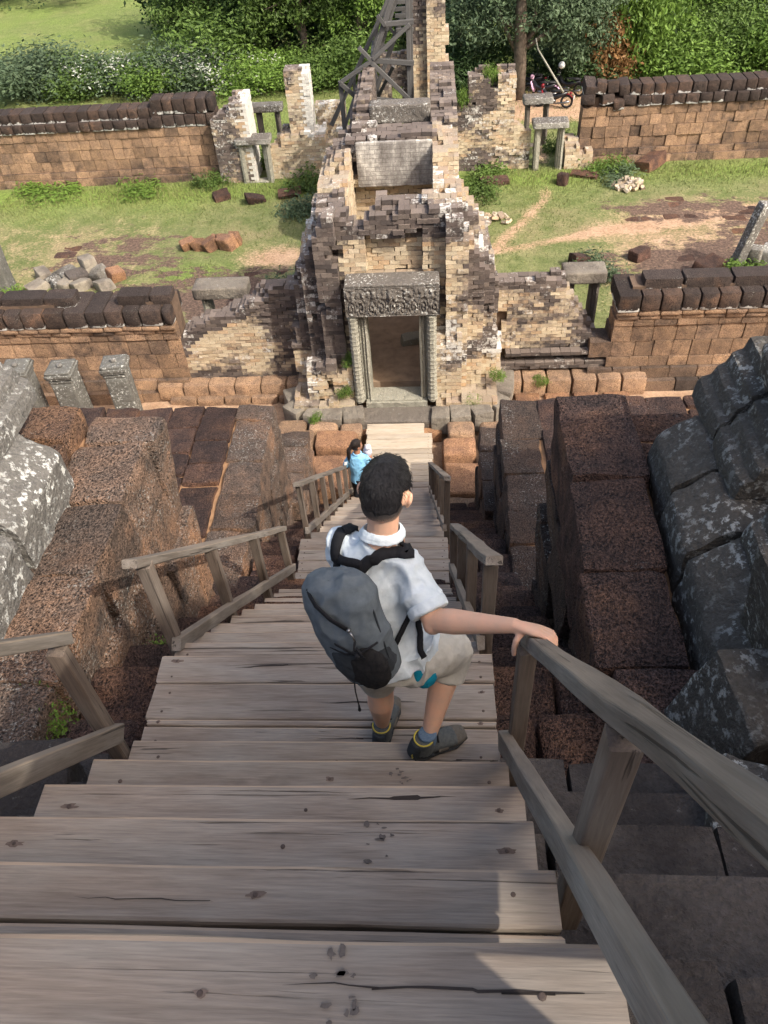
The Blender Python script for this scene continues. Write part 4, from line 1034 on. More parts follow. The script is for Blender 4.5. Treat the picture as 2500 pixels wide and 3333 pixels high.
# ------------------------------------------------------------------ outer gatehouse ruins
def ruin(name, label, loc, solid, box, seed, tone=None, nind=200, bs=(.21, .2, .086), mess=.015, cat='wall'):
    t = thing(name, label, cat, loc)
    tone = tone or (lambda x, y, z: (np.clip(.52+.7*fbm(x*1.5, z*1.5, y, seed+1), 0, 1), np.clip(.12+.45*fbm(x*2, z*2, y, seed+2), 0, 1)))
    brick_mass(t, solid, tone, *box, bs, nind, seed, mess); return t
def nz_(x, y, s): return vnoise(x*3, y*3, 0, s)
def g3(x, y, z, s): return fbm(x*4, y*4, z*4, s) > -.66
ruin('ruined_brick_post', 'stepped brick stump left of the far left doorway', (-6.2, 25, 0), lambda x, y, z: ((inb(x, -5.98, -5.42) & (z < 2.32+.15*nz_(x, y, 3))) | (inb(x, -6.62, -5.9) & (z < 1.75+.55*(x+6.6)+.2*nz_(x, y, 4)))) & inb(y, 24.7, 25.6) & g3(x, y, z, 5), (-6.8, -5.3, 24.6, 25.7, 0, 2.6), 81, lambda x, y, z: (np.clip(.5+.5*fbm(x*1.5, z*1.5, y, 1)-.5*(x > -5.62), 0, 1), np.clip(.15+.4*fbm(x*2, z*2, y, 2)+.6*(x > -5.62), 0, 1)))
ruin('ruined_brick_post', 'tall brick pier with whitened right side beside the far left doorway', (-3.9, 25.2, 0), lambda x, y, z: ((inb(x, -4.22, -3.55) & inb(y, 24.95, 25.7) & (z < 2.98+.08*nz_(x, y, 6))) | (inb(x, -4.95, -3.2) & inb(y, 24.85, 25.6) & (z < 1.28+.3*nz_(x, y, 7)-.35*(x < -4.6))) | (inb(x, -3.6, -2.5) & inb(y, 24.9, 25.5) & (z < 1.05+.35*nz_(x, y, 8)))) & g3(x, y, z, 9), (-5.0, -2.4, 24.8, 25.8, 0, 3.2), 83, lambda x, y, z: (np.clip(.5+.75*fbm(x*1.5, z*1.5, y, 3)-.3*(z < 1.2)-.6*(x > -3.75)*(z > 1.2), 0, 1), np.clip(.12+.4*fbm(x*2, z*2, y, 4)+.75*(x > -3.75)*(z > 1.2), 0, 1)), 300)
ruin('ruined_brick_wall', 'low grey brick wall fragment left of the timber scaffold', (-3.1, 26, 0), lambda x, y, z: inb(x, -3.6, -2.6) & inb(y, 26, 26.5) & (z < 1.72+.15*nz_(x, y, 9)) & g3(x, y, z, 9), (-3.7, -2.5, 25.9, 26.6, 0, 2.2), 85, lambda x, y, z: (.45+.2*fbm(x*2, z*2, 0, 5), .3+.3*fbm(x*3, z*3, 0, 6)), 120)
ruin('ruined_brick_wall', 'thick weathered brick wall block left of the far right doorway', (1.7, 25.2, 0), lambda x, y, z: ((inb(x, .8, 2.5) & inb(y, 24.75, 25.7) & (z < 2.62-.75*(x < 1.15)+.15*nz_(x, y, 11)-.25*inb(x, 1.75, 1.95))) | (inb(x, 2.4, 3.0) & inb(y, 24.75, 25.5) & (z < 1.4-.8*(x-2.4)+.2*nz_(x, y, 12)))) & g3(x, y, z, 13), (.7, 3.1, 24.6, 25.8, 0, 2.9), 87, lambda x, y, z: (np.clip(.5+.8*fbm(x*1.7, z*1.7, y, 7), 0, 1), np.clip(.15+.5*fbm(x*2, z*2, y, 8), 0, 1)), 300, mess=.022)
ruin('ruined_brick_wall', 'low brick stub right of the far right doorway', (4.4, 25.0, 0), lambda x, y, z: inb(x, 4.02, 4.85) & inb(y, 24.7, 25.4) & (z < .72+.25*nz_(x, y, 14)-.3*(x > 4.5)) & g3(x, y, z, 15), (3.95, 4.95, 24.6, 25.5, 0, 1.2), 89, None, 120)
pier = ruin('brick_pier', 'tall freestanding orange brick pier right of the timber scaffold', (0, 25.4, 0), lambda x, y, z: ((inb(x, -.12, .5+.03*nz_(x, z, 16)-.05*sstep(4.3, 6, z)) & inb(y, 25.0, 25.9)) | (inb(x, -.5, .0) & inb(y, 25.35, 26.1))) & (z < 5.9) & g3(x, y, z, 17), (-.6, .65, 24.9, 26.2, 0, 6), 91, lambda x, y, z: (np.clip(.2+.5*fbm(x*1.5, z*1.1, y, 9)+.3*sstep(3.6, 4.4, z)+.25*(x < -.1), 0, 1), np.clip(.08+.4*fbm(x*2, z*2, y, 10), 0, 1)), 300, cat='pier')
porch = ruin('gate_porch', 'roofless brick porch with grey lintel beneath the timber scaffold', (-.7, 20.5, 0), lambda x, y, z: (inb(x, -2.02, -1.46) | inb(x, -.02, .62)) & inb(y, 19.4, 23.2) & (z < 3.5-.45*sstep(-1.75, -2.0, x)-.12*(y < 20.2)-.1*nz_(x, y, 18)) & g3(x, y, z, 19), (-2.2, .8, 19.3, 23.3, 0, 3.7), 93, lambda x, y, z: (np.clip(.62+.3*fbm(x*1.5, z*1.1, y, 11), 0, 1), np.clip(.1+.2*fbm(x*2, z*2, y, 12), 0, 1)), 300, cat='porch')
v, f = rough_box((1.46, .45, .42), 9, .03, .025, 4, 77); part('lintel', v+np.array((-.73, 20.2, 3.36)), [tuple(q) for q in f], M['sand_lintel'], porch, True)
for k in range(3): v, f = rough_box((.3, .3, 3.1), 4, .03, .02, 3, 78+k); part('jamb', v+np.array((-1.3+.57*k*2*.5*1.9 if k < 2 else -.15, 20.25, 1.55)), [tuple(q) for q in f], M['sand_base'], porch, True) if k != 1 else None
ruin('ruined_brick_wall', 'dark brick doorway remains behind the timber scaffold', (-1.2, 26, 0), lambda x, y, z: (inb(x, -2.0, -1.15) | inb(x, -.8, -.5) | (inb(x, -2.0, -.5) & (z > 2.2))) & inb(y, 25.6, 26.1) & (z < 3.1-.7*(x < -1.5)+.2*nz_(x, y, 20)) & g3(x, y, z, 21), (-2.1, -.4, 25.5, 26.2, 0, 3.4), 95, lambda x, y, z: (.6+.3*fbm(x*2, z*2, 0, 5), .1+.1*z*0), 150)
doorframe('leaning pale stone doorframe in the far left brick ruin', -5.86, -4.93, 24.55, -.05, 1.36, .18, .2, .34, .08, tilt=.1)
doorframe('dark freestanding stone doorframe on the lawn behind the far left ruin', -5.58, -4.85, 26.6, -.3, 1.62, .2, .14, .28, .14, 'sand_base', 'sand_grey')
doorframe('pale moulded stone doorframe at far right with a path through it', 3.12, 3.98, 24.6, -.1, 1.42, .18, .17, .34, .1)
doorframe('second stone doorframe behind the far right one, lichen-white lintel', 3.1, 3.85, 27.4, -.4, 1.22, .22, .15, .3, .1, 'sand_base', 'sand_lintel')

# ------------------------------------------------------------------ timber scaffold
scf = thing('timber_scaffold', 'grey timber bracing scaffold propping the far gate tower', 'scaffold', (-1.3, 24, 0))
BE = [((-.53, 23.30, 5.8), (-.57, 23.30, 2.4), .11), ((-.47, 23.42, 5.8), (-.49, 23.42, 2.3), .09), ((-.60, 23.30, 5.8), (-2.02, 23.30, 2.46), .15), ((-.48, 23.46, 5.8), (-1.9, 23.46, 2.46), .1), ((-.62, 24.60, 5.5), (-2.95, 24.60, 1.6), .12), ((-1.16, 23.22, 4.48), (-.40, 23.22, 4.51), .12), ((-1.54, 23.22, 3.66), (-.42, 23.22, 3.54), .12), ((-1.97, 23.22, 2.74), (-.42, 23.22, 2.56), .12),
      ((-.50, 23.14, 4.47), (-1.50, 23.14, 3.71), .10), ((-1.54, 23.14, 3.62), (-.48, 23.14, 2.59), .11), ((-1.86, 23.16, 4.0), (-1.50, 23.16, 3.62), .1), ((-2.44, 23.16, 3.16), (-1.55, 23.16, 3.66), .1), ((-2.42, 23.12, 3.17), (-1.93, 23.12, 2.72), .11), ((-1.32, 23.16, 4.70), (-1.14, 23.16, 4.46), .09), ((-2.42, 23.2, 3.2), (-2.42, 23.2, .2), .12), ((-1.36, 24.30, 4.40), (-1.55, 24.30, 3.5), .09),
      ((-.66, 24.40, 4.5), (-1.80, 24.40, 2.0), .12), ((-.88, 24.0, 4.79), (-.42, 24.0, 4.79), .1), ((-.89, 24.0, 4.63), (-.42, 24.0, 4.64), .1), ((-.90, 24.0, 4.48), (-.42, 24.0, 4.46), .1), ((-.89, 24.0, 4.31), (-.42, 24.0, 4.31), .1), ((-.88, 24.0, 4.14), (-.42, 24.0, 4.14), .1), ((-1.56, 24.4, 3.17), (-1.45, 24.4, 2.3), .08), ((-2.01, 24.4, 3.05), (-1.5, 24.4, 2.5), .08), ((-1.15, 24.4, 4.2), (-.9, 24.4, 3.9), .08), ((-2.17, 24.6, 2.9), (-2.2, 24.6, 1.6), .08), ((-1.5, 24.4, 3.9), (-1.15, 24.4, 3.6), .08), ((-2.42, 23.2, 3.12), (-2.4, 24.6, 2.55), .09), ((-1.97, 23.2, 2.7), (-1.9, 24.6, 2.6), .09), ((-1.54, 23.2, 3.6), (-1.55, 24.6, 3.75), .09), ((-1.16, 23.2, 4.45), (-1.15, 24.6, 4.4), .09), ((-1.0, 23.9, 3.3), (-1.6, 24.5, 2.2), .09), ((-2.42, 23.2, 2.0), (-1.95, 24.6, 2.9), .09)]
for k, (p, q, w_) in enumerate(BE): beam('timber', p, q, w_, w_*.8, M['beam'], scf, 500+k, up=(0, 1, 0), nx=5)

# ------------------------------------------------------------------ loose stones
def stones(spots, name, cat, group, labels, mats, seed):
    r = random.Random(seed)
    for k, (x, y, sx, sy, sz, *mm) in enumerate(spots):
        m = mm[0] if mm else mats
        v, f = rough_box((sx, sy, sz), 5, min(sx, sy, sz)*.14, .035, 5, seed+k, .09)
        E_ = np.array(Euler((r.uniform(-.25, .25), r.uniform(-.25, .25), r.uniform(0, 3))).to_matrix())
        o = part(name, v @ E_.T+np.array((x, y, float(gz(x, y))+sz*.35)), [tuple(q) for q in f], M[m], None, 'sharp', (0, .4*r.random(), 0))
        tag(o, labels[k] if isinstance(labels, list) else labels, cat, group)
stones([(-6.75, 20.3, .4, .4, .3), (-6.4, 20.25, .35, .35, .3), (-6.1, 20.2, .4, .35, .36), (-5.85, 20.45, .4, .3, .3), (-5.62, 20.25, .42, .4, .42), (-5.45, 20.5, .36, .3, .34), (-6.05, 20.55, .3, .3, .26)], 'laterite_boulder', 'boulder', 'orange boulders on the left lawn', [q+' in the small orange heap on the left lawn' for q in ('leftmost laterite boulder', 'second laterite boulder from the left', 'middle laterite boulder', 'right rear laterite boulder', 'largest pale-topped laterite boulder', 'rightmost laterite boulder', 'half-hidden rear laterite boulder')], 'lat_warm', 700)
stones([(-10.35, 18.85, .5, .35, .35, 'sand_base'), (-9.95, 18.7, .6, .3, .3, 'sand_grey'), (-9.6, 18.75, .5, .45, .4, 'sand_grey'), (-9.3, 18.55, .55, .4, .4, 'sand_step'), (-9.05, 18.9, .4, .36, .7, 'sand_base'), (-8.75, 18.7, .45, .35, .4, 'sand_grey'), (-9.5, 18.3, .5, .35, .3, 'sand_base'), (-9.1, 18.25, .5, .3, .3, 'sand_base'), (-10.3, 18.3, .5, .35, .25, 'sand_base'), (-8.35, 18.75, .45, .4, .35, 'lat_warm'), (-9.8, 18.35, .4, .3, .26, 'sand_grey'), (-8.5, 18.2, .4, .35, .3, 'sand_base')], 'broken_stone', 'stone', 'carved stone rubble behind the near left wall', [q+' in the rubble heap behind the near left wall' for q in ('leftmost greyish stone', 'long dark stone lying left of centre', 'dark stone at the back centre', 'blackish slab right of centre', 'tall upright carved stone', 'dark stone at the right rear', 'front centre stone', 'front right stone', 'front left stone', 'orange laterite stone at the right end', 'small dark front stone', 'outlying stone at the lower right')], 'sand_base', 720)
stones([(6.6, 18.0, .5, .4, .4, 'lat_dark'), (6.95, 18.3, .45, .4, .3, 'lat_dark'), (7.9, 18.35, .4, .3, .55, 'sand_grey'), (8.3, 18.5, .4, .35, .4, 'sand_lit'), (8.7, 18.4, .5, .35, .35, 'sand_grey'), (9.1, 18.6, .4, .3, .3, 'sand_grey')], 'broken_stone', 'stone', 'dark rubble beside the leaning post', [q+' in the dark rubble by the leaning post' for q in ('leftmost squarish stone', 'low stone touching the post foot', 'tall narrow stone just right of the post', 'white-flecked stone', 'second stone from the right', 'rightmost small stone')], 'sand_grey', 740)
stones([(3.7, 18.6, .45, .4, .35)], 'laterite_boulder', 'boulder', None, 'squarish dark laterite boulder behind the small palm shoot', 'lat_dark', 760)
stones([(5.25, 18.9, .5, .35, .3)], 'laterite_boulder', 'boulder', None, 'dark laterite boulder lying alone on the right pavement', 'lat_dark', 761)
stones([(-6.4, 23.5, .5, .35, .22)], 'laterite_boulder', 'boulder', None, 'low dark boulder in the grass left of the far left doorway', 'lat_dark', 762)
stones([(-5.3, 23.2, .6, .4, .25)], 'laterite_boulder', 'boulder', None, 'low dark boulder in the grass in front of the far left doorway', 'lat_dark', 763)
stones([(-4.3, 23.5, .7, .4, .22)], 'laterite_boulder', 'boulder', None, 'flat brown boulder in the grass right of the far left doorway', 'lat_dark', 764)
stones([(6.65, 24.55, .95, .5, .38)], 'carved_stone', 'stone', None, 'long dark carved stone lying before the far right wall', 'lat_dark', 765)
stones([(3.9, 23.6, .3, .3, .35)], 'laterite_boulder', 'boulder', None, 'small upright brown boulder beside the path below the far right doorway', 'lat_dark', 766)
stones([(1.9, 23.7, .9, .35, .25)], 'laterite_boulder', 'boulder', None, 'long brown boulder in the weeds below the far right brick block', 'lat_dark', 767)
stones([(4.6, 24.05, .8, .3, .15)], 'laterite_boulder', 'boulder', None, 'flat dark slab in the grass before the low right brick stub', 'lat_dark', 768)
stones([(3.95, 12.75, .16, .12, .1, 'white_lichen')], 'pebble', 'stone', None, 'white pebble on the earth before the near right wall', 'white_lichen', 769)
def brick_pile(label, x, y, rad, n, seed):
    r = random.Random(seed); t = thing('brick_pile', label, 'brick pile', (x, y, 0))
    for k in range(n):
        a = r.uniform(0, 6.28); q = rad*r.random()**.6
        link('brick', BRICKS[k % 10], t, (x+q*math.cos(a), y+q*math.sin(a), float(gz(x, y))+.05+.22*(1-q/rad)*r.random()), (r.uniform(-.6, .6), r.uniform(-.6, .6), r.uniform(0, 3)), (.19, .12, .075), (r.random()*.5, r.random()*.4, r.random()))
brick_pile('small heap of fallen bricks on the grass before the far right wall', 5.75, 23.2, .42, 60, 1)
brick_pile('scatter of pale bricks in the weeds right of the gatehouse', 1.75, 21.3, .4, 14, 2)
# holed dark slab leaning on the gatehouse's right side
hs_ = slab('upright dark slab with a row of drilled holes right of the gatehouse', (1.15, 16.2, 1.0), (.16, 1.7, 2.0), (0, 0, .04), 'sand_grey', 411, rnd=.03, amp=.02)

# ------------------------------------------------------------------ vegetation
def leaf_cloud(n, lumps, size, seed, up=.35, clump=26, spread=.26, shell=.75):
    """leaf quads gathered in clumps through the volume of several ellipsoids; lumps: (cx,cy,cz,rx,ry,rz)"""
    r = np.random.RandomState(seed); L = np.array(lumps, float); vol = (L[:, 3]*L[:, 4]*L[:, 5])**.67; vol /= vol.sum()
    K = max(8, n//clump); li = r.choice(len(L), K, p=vol)
    d = r.normal(size=(K, 3)); d /= np.linalg.norm(d, axis=1, keepdims=True); rad = np.where(r.rand(K) < .8, r.uniform(shell, 1.05, K), r.uniform(.2, shell, K))
    cc = L[li, :3]+d*rad[:, None]*L[li, 3:]
    k = r.randint(0, K, n); P = cc[k]+r.normal(0, spread, (n, 3))*np.array([1, 1, .7])
    nrm = r.normal(size=(n, 3)); nrm[:, 2] = np.abs(nrm[:, 2])+up; nrm += d[k]*.5; nrm /= np.linalg.norm(nrm, axis=1, keepdims=True)
    t = np.cross(nrm, r.normal(size=(n, 3))); t /= np.linalg.norm(t, axis=1, keepdims=True); b = np.cross(nrm, t)
    s = size*r.uniform(.45, 1.6, n)[:, None]
    V = np.stack([P-t*s, P-b*s*.42+nrm*s*.12, P+t*s, P+b*s*.42+nrm*s*.12], 1)
    tone = np.clip(r.rand(n)*.55+r.rand(K)[k]*.5, 0, 1)
    return V.reshape(-1, 3), np.arange(n*4).reshape(-1, 4), tone
def leaf_mesh(name, n, lumps, size, seed, mat, **k):
    V, F, tone = leaf_cloud(n, lumps, size, seed, **k); me = mesh_np(name, V, F, M[mat])
    at = me.attributes.new('lf', 'FLOAT_COLOR', 'FACE'); at.data.foreach_set('color', np.stack([tone]*3+[np.ones(n)], 1).astype(np.float32).ravel()); return me
def rlumps(seed, n, R0, H, flat=1.0):
    r = random.Random(seed); out = []
    for _ in range(n):
        a = r.uniform(0, 6.28); q = R0*.7*r.random()**.5; s = R0*r.uniform(.35, .6)
        out.append((q*math.cos(a), q*math.sin(a), r.uniform(.3, 1)*H*.75, s, s, s*flat*r.uniform(.7, 1)))
    return out
SHM = {}
def shrub_mesh(mat, v):
    k = (mat, v)
    if k not in SHM: SHM[k] = leaf_mesh('foliage', 9000, rlumps(v*7+3, 12, 1.35, 1.6, .8), .062, v+20, mat, spread=.3, clump=16)
    return SHM[k]
def stems(parent, loc, h, n, seed, spread=.5):
    r = random.Random(seed); b = MB()
    for _ in range(n):
        a = r.uniform(0, 6.28); q = spread*r.random()
        b.tube([(0, 0, -.1), (q*.4*math.cos(a), q*.4*math.sin(a), h*.5), (q*math.cos(a), q*math.sin(a), h)], [.03, .022, .008], 5)
    link('stems', mesh_np('stems', b.verts(), b.f, M['bark'], True), parent, loc)
def shrub(label, x, y, s, h, mat, v, group, flowers=0):
    z = float(gz(x, y)); t = thing('shrub', label, 'shrub', (x, y, z), group)
    link('foliage', shrub_mesh(mat, v % 4), t, (x, y, z), (0, 0, v*1.3), (s, s, h))
    stems(t, (x, y, z), 1.0*h, 5, v)
    if flowers:
        k = ('w', v % 3)
        if k not in SHM: SHM[k] = leaf_mesh('flower_tufts', 2400, rlumps(v*7+3, 8, 1.3, 1.55), .05, v+60, 'leaf_white', spread=.16, shell=.95, clump=12)
        link('flower_tufts', SHM[k], t, (x, y, z), (0, 0, v*1.3), (s*1.02, s*1.02, h*1.03))
    return t
SG = 'shrubs along the lawn edge'
for k, a in enumerate([
    ('big loose grey-green shrub at the left edge of the clearing', -17.3, 36.2, 1.6, 1.0, 'leaf_blue', 0),
    ('pale green shrub between the left edge and the white-flowered bushes', -15.1, 36.4, 1.3, .75, 'leaf_mid', 0),
    ('white-flowered bush nearest the clearing', -13.3, 36.3, 1.3, .8, 'leaf_blue', 1),
    ('bright green bush between the white-flowered bushes on the left', -11.6, 36.0, 1.2, .7, 'leaf_bright', 0),
    ('large white-flowered bush above the low part of the far left wall', -10.2, 36.4, 1.3, .9, 'leaf_blue', 1),
    ('leafy mid-green bush behind the white-flowered ones', -9.0, 37.8, 1.6, 1.5, 'leaf_mid', 0),
    ('white-flowered bush above the raised end of the far left wall', -8.0, 35.8, 1.2, .85, 'leaf_bright', 1),
    ('bright low bush above the far left doorway', -6.4, 35.6, 1.0, .7, 'leaf_bright', 0),
    ('low mid-green bush behind the whitened brick pier', -4.7, 35.6, 1.0, .75, 'leaf_mid', 0),
    ('tall vivid green creeper-covered bush right of the parked motorbikes', 8.3, 35.3, 1.25, 2.5, 'leaf_bright', 0),
    ('rounded bright green bush behind the tilted coping stones', 9.9, 34.9, 1.3, 1.0, 'leaf_bright', 0),
    ('feathery green bush left of the grey trunk', 11.9, 35.3, 1.3, 1.2, 'leaf_mid', 0),
    ('bright green bush at the right picture edge', 14.0, 35.2, 1.4, 1.1, 'leaf_bright', 0),
    ('dark low bush behind the parked motorbikes', 5.6, 34.6, 1.2, .8, 'leaf_dark', 0),
    ('leafy dark bush between the brick pier and the tree trunk', 1.7, 34.6, 1.3, 1.2, 'leaf_dark', 0),
    ('small green shrub left of the timber scaffold', -3.2, 35.9, 1.2, 1.1, 'leaf_mid', 0)]):
    shrub(*a[:6], k, SG, a[6])
t = thing('shrub', 'withered bush with hanging brown dead leaves beside the vivid creeper', 'shrub', (6.9, 34.2, -.55), SG)
link('foliage', leaf_mesh('foliage', 3000, [(0, 0, 1.0, .55, .5, 1.1), (.2, 0, .5, .6, .5, .6)], .085, 5, 'leaf_dead', up=-.3), t, (6.9, 34.2, -.45)); stems(t, (6.9, 34.2, -.55), 1.6, 6, 77)
def tree(label, x, y, h, mat, lumps, n, leaf, seed, trunk=.16, lean=(0, 0), group='trees at the wood edge', limbs=7):
    z = float(gz(x, y))-.05; t = thing('tree', label, 'tree', (x, y, z), group); r = random.Random(seed); b = MB()
    top = (lean[0], lean[1], h*.75)
    b.tube([(0, 0, 0), (lean[0]*.2+.04, lean[1]*.2, h*.2), (lean[0]*.5-.04, lean[1]*.5, h*.45), top], [trunk*1.25, trunk, trunk*.85, trunk*.4], 10)
    for k in range(limbs):
        L = lumps[k % len(lumps)]; s = r.uniform(.25, .65); p0 = (lean[0]*s, lean[1]*s, h*.75*s)
        b.tube([p0, ((p0[0]+L[0])/2+r.uniform(-.2, .2), (p0[1]+L[1])/2, (p0[2]+L[2])/2+.25), (L[0]+r.uniform(-.5, .5), L[1]+r.uniform(-.5, .5), L[2])], [trunk*.42, trunk*.28, trunk*.08], 6)
    link('trunk', mesh_np('trunk', b.verts(), b.f, M['bark'], True), t, (x, y, z))
    link('crown', leaf_mesh('crown', int(n*1.4), lumps, leaf*.8, seed, mat, spread=.24, clump=44), t, (x, y, z)); return t
tree('large dark grey-green tree shading the parked motorbikes', 3.35, 32.9, 6.5, 'leaf_blue', [(-1.2, .6, 3.2, 1.5, 1.2, 1.3), (.8, .2, 3.0, 1.6, 1.3, 1.3), (2.2, .4, 2.6, 1.3, 1.1, 1.5), (2.8, .9, 3.8, 1.5, 1.3, 1.5), (0, .8, 4.8, 2.4, 1.8, 1.6), (-1.9, 1.0, 2.4, .9, .8, .9), (1.2, .9, 2.3, 1.2, .9, .8)], 20000, .085, 801, .24)
tree('broad mid-green tree left of the timber scaffold', -5.3, 37.2, 7, 'leaf_mid', [(-1.2, -.3, 2.6, 1.3, 1, 1), (.6, -.2, 3.2, 1.4, 1.1, 1.2), (1.7, 0, 2.3, 1, .9, .8), (0, .4, 4.8, 2.2, 1.8, 1.7), (-2, .3, 3.8, 1.3, 1.1, 1.2)], 14000, .095, 802, .17)
tree('slim tree with yellow-green leaf clusters beside the scaffold', -2.9, 36.6, 6.5, 'leaf_bright', [(-.8, 0, 2.1, .6, .5, .5), (.5, -.2, 3.0, .9, .7, .8), (.9, .3, 2.0, .5, .5, .5), (0, .2, 4.4, 1.6, 1.3, 1.4)], 7000, .09, 803, .11)
tree('dark tree behind the brick pier', 1.2, 37.5, 7, 'leaf_dark', [(-.8, 0, 2.5, 1.3, 1, 1.3), (1.0, .2, 3, 1.5, 1.2, 1.4), (0, .3, 4.8, 2.1, 1.7, 1.6), (-1.8, .2, 3.4, 1, 1, 1.1)], 12000, .095, 804, .16)
tree('leafy green tree above the white-flowered bushes', -9.6, 40.0, 6, 'leaf_mid', [(-1.4, 0, 1.8, 1.4, 1.1, 1.0), (.8, -.3, 2.2, 1.6, 1.2, 1.1), (2.4, 0, 1.8, 1.2, 1, .9), (0, .5, 3.8, 2.3, 1.8, 1.5)], 14000, .1, 805, .15)
tree('dark green tree right of the leafy one at upper left', -6.9, 39.4, 7, 'leaf_dark', [(-1, 0, 2.2, 1.3, 1, 1.2), (1, .2, 2.6, 1.4, 1.1, 1.2), (0, .4, 4.6, 2.1, 1.7, 1.6)], 11000, .1, 806, .15)
tree('yellow-green tree at upper right before the dark wood', 11.3, 38.2, 7, 'leaf_bright', [(-1.2, 0, 2.0, 1.2, 1, .8), (.6, -.2, 2.6, 1.5, 1.1, .9), (1.8, .2, 1.9, 1.1, .9, .7), (0, .4, 4.2, 2, 1.6, 1.5)], 9000, .1, 807, .15)
tree('dark tree behind the vivid creeper', 8.6, 37.9, 7, 'leaf_dark', [(-.8, 0, 2.6, 1.4, 1.1, 1.3), (1.0, .2, 2.8, 1.4, 1.1, 1.4), (0, .4, 4.8, 2.2, 1.7, 1.6), (.2, -.3, 1.3, 1.3, .9, .9)], 11000, .1, 808, .15)
tree('grey-trunked dark tree at the upper right corner', 14.4, 39.2, 8, 'leaf_dark', [(-1.4, 0, 3.2, 1.5, 1.2, 1.3), (1.0, .2, 3.2, 1.6, 1.2, 1.4), (0, .4, 5.2, 2.4, 1.9, 1.7), (.9, .8, 1.2, 1.5, .9, .9)], 11000, .1, 809, .2)
# the dark wood behind, one mass
r_ = random.Random(5); LW = []
for k in range(95):
    x = r_.uniform(-13, 24); y = r_.uniform(40.5, 47)
    if x < -9 and y < 43.5: continue
    LW.append((x, y, r_.uniform(.3, 4.5), r_.uniform(1.2, 2.0), r_.uniform(.9, 1.4), r_.uniform(1.0, 1.8)))
for k in range(26): LW.append((r_.uniform(-36, -14), r_.uniform(52, 58), r_.uniform(0, 4), 2.2, 1.5, 2))
for k in range(18): LW.append((r_.uniform(-8, 2.3), r_.uniform(37.6, 39.8), r_.uniform(.2, 1.6), 1.1, .9, .9))
for k in range(22): LW.append((r_.uniform(4.5, 16), r_.uniform(36.4, 39.0), r_.uniform(.1, 1.6), 1.1, .8, .9))
tag(link('woodland', leaf_mesh('woodland', 90000, LW, .13, 99, 'leaf_dark', spread=.36)), 'dark dense woodland filling the background', 'woodland', kind='stuff')
# palms
def palm(label, x, y, h, n, L, seed, mat='leaf_bright', trunk=True):
    z = float(gz(x, y)); t = thing('palm', label, 'palm', (x, y, z)); r = random.Random(seed)
    if trunk:
        b = MB(); b.tube([(x, y, z-.1), (x+.03, y, z+h*.5), (x, y, z+h)], [.16, .13, .1], 8); b.build('trunk', M['bark'], t, True)
    for k in range(n):
        a = 6.283*k/n+r.uniform(-.2, .2); el = r.uniform(.3, 1.2); b = MB(); V = []; F = []
        for i in range(9):
            s = i/8; d = L*s; px_, pz_ = d*math.cos(el), d*math.sin(el)-.55*L*s*s
            c = Vector((x+px_*math.cos(a), y+px_*math.sin(a), z+h+pz_)); sd = Vector((-math.sin(a), math.cos(a), 0)); ww = L*.22*math.sin(math.pi*min(.98, s*.9+.08))
            for sg in (-1, 1):
                e = c+sd*sg*ww+Vector((math.cos(a), math.sin(a), 0))*L*.12+Vector((0, 0, -.35*ww)); q = len(V)
                V += [c, e, c+Vector((math.cos(a), math.sin(a), 0))*L*.05]; F.append((q, q+1, q+2))
        me = mesh_np('frond', [tuple(p) for p in V], F, M[mat]); at = me.attributes.new('lf', 'FLOAT_COLOR', 'FACE'); at.data.foreach_set('color', np.full((len(F), 4), r.uniform(.2, .9), np.float32).ravel())
        link('frond', me, t, wloc(t)-wloc(t))
        t.children[-1].location = -t.location
    return t
palm('small palm standing in the sunny clearing', -20.6, 51.5, .9, 12, 1.7, 4)
palm('young palm shoot behind the near right doorframe', 3.55, 18.1, .12, 8, .5, 6, trunk=False)
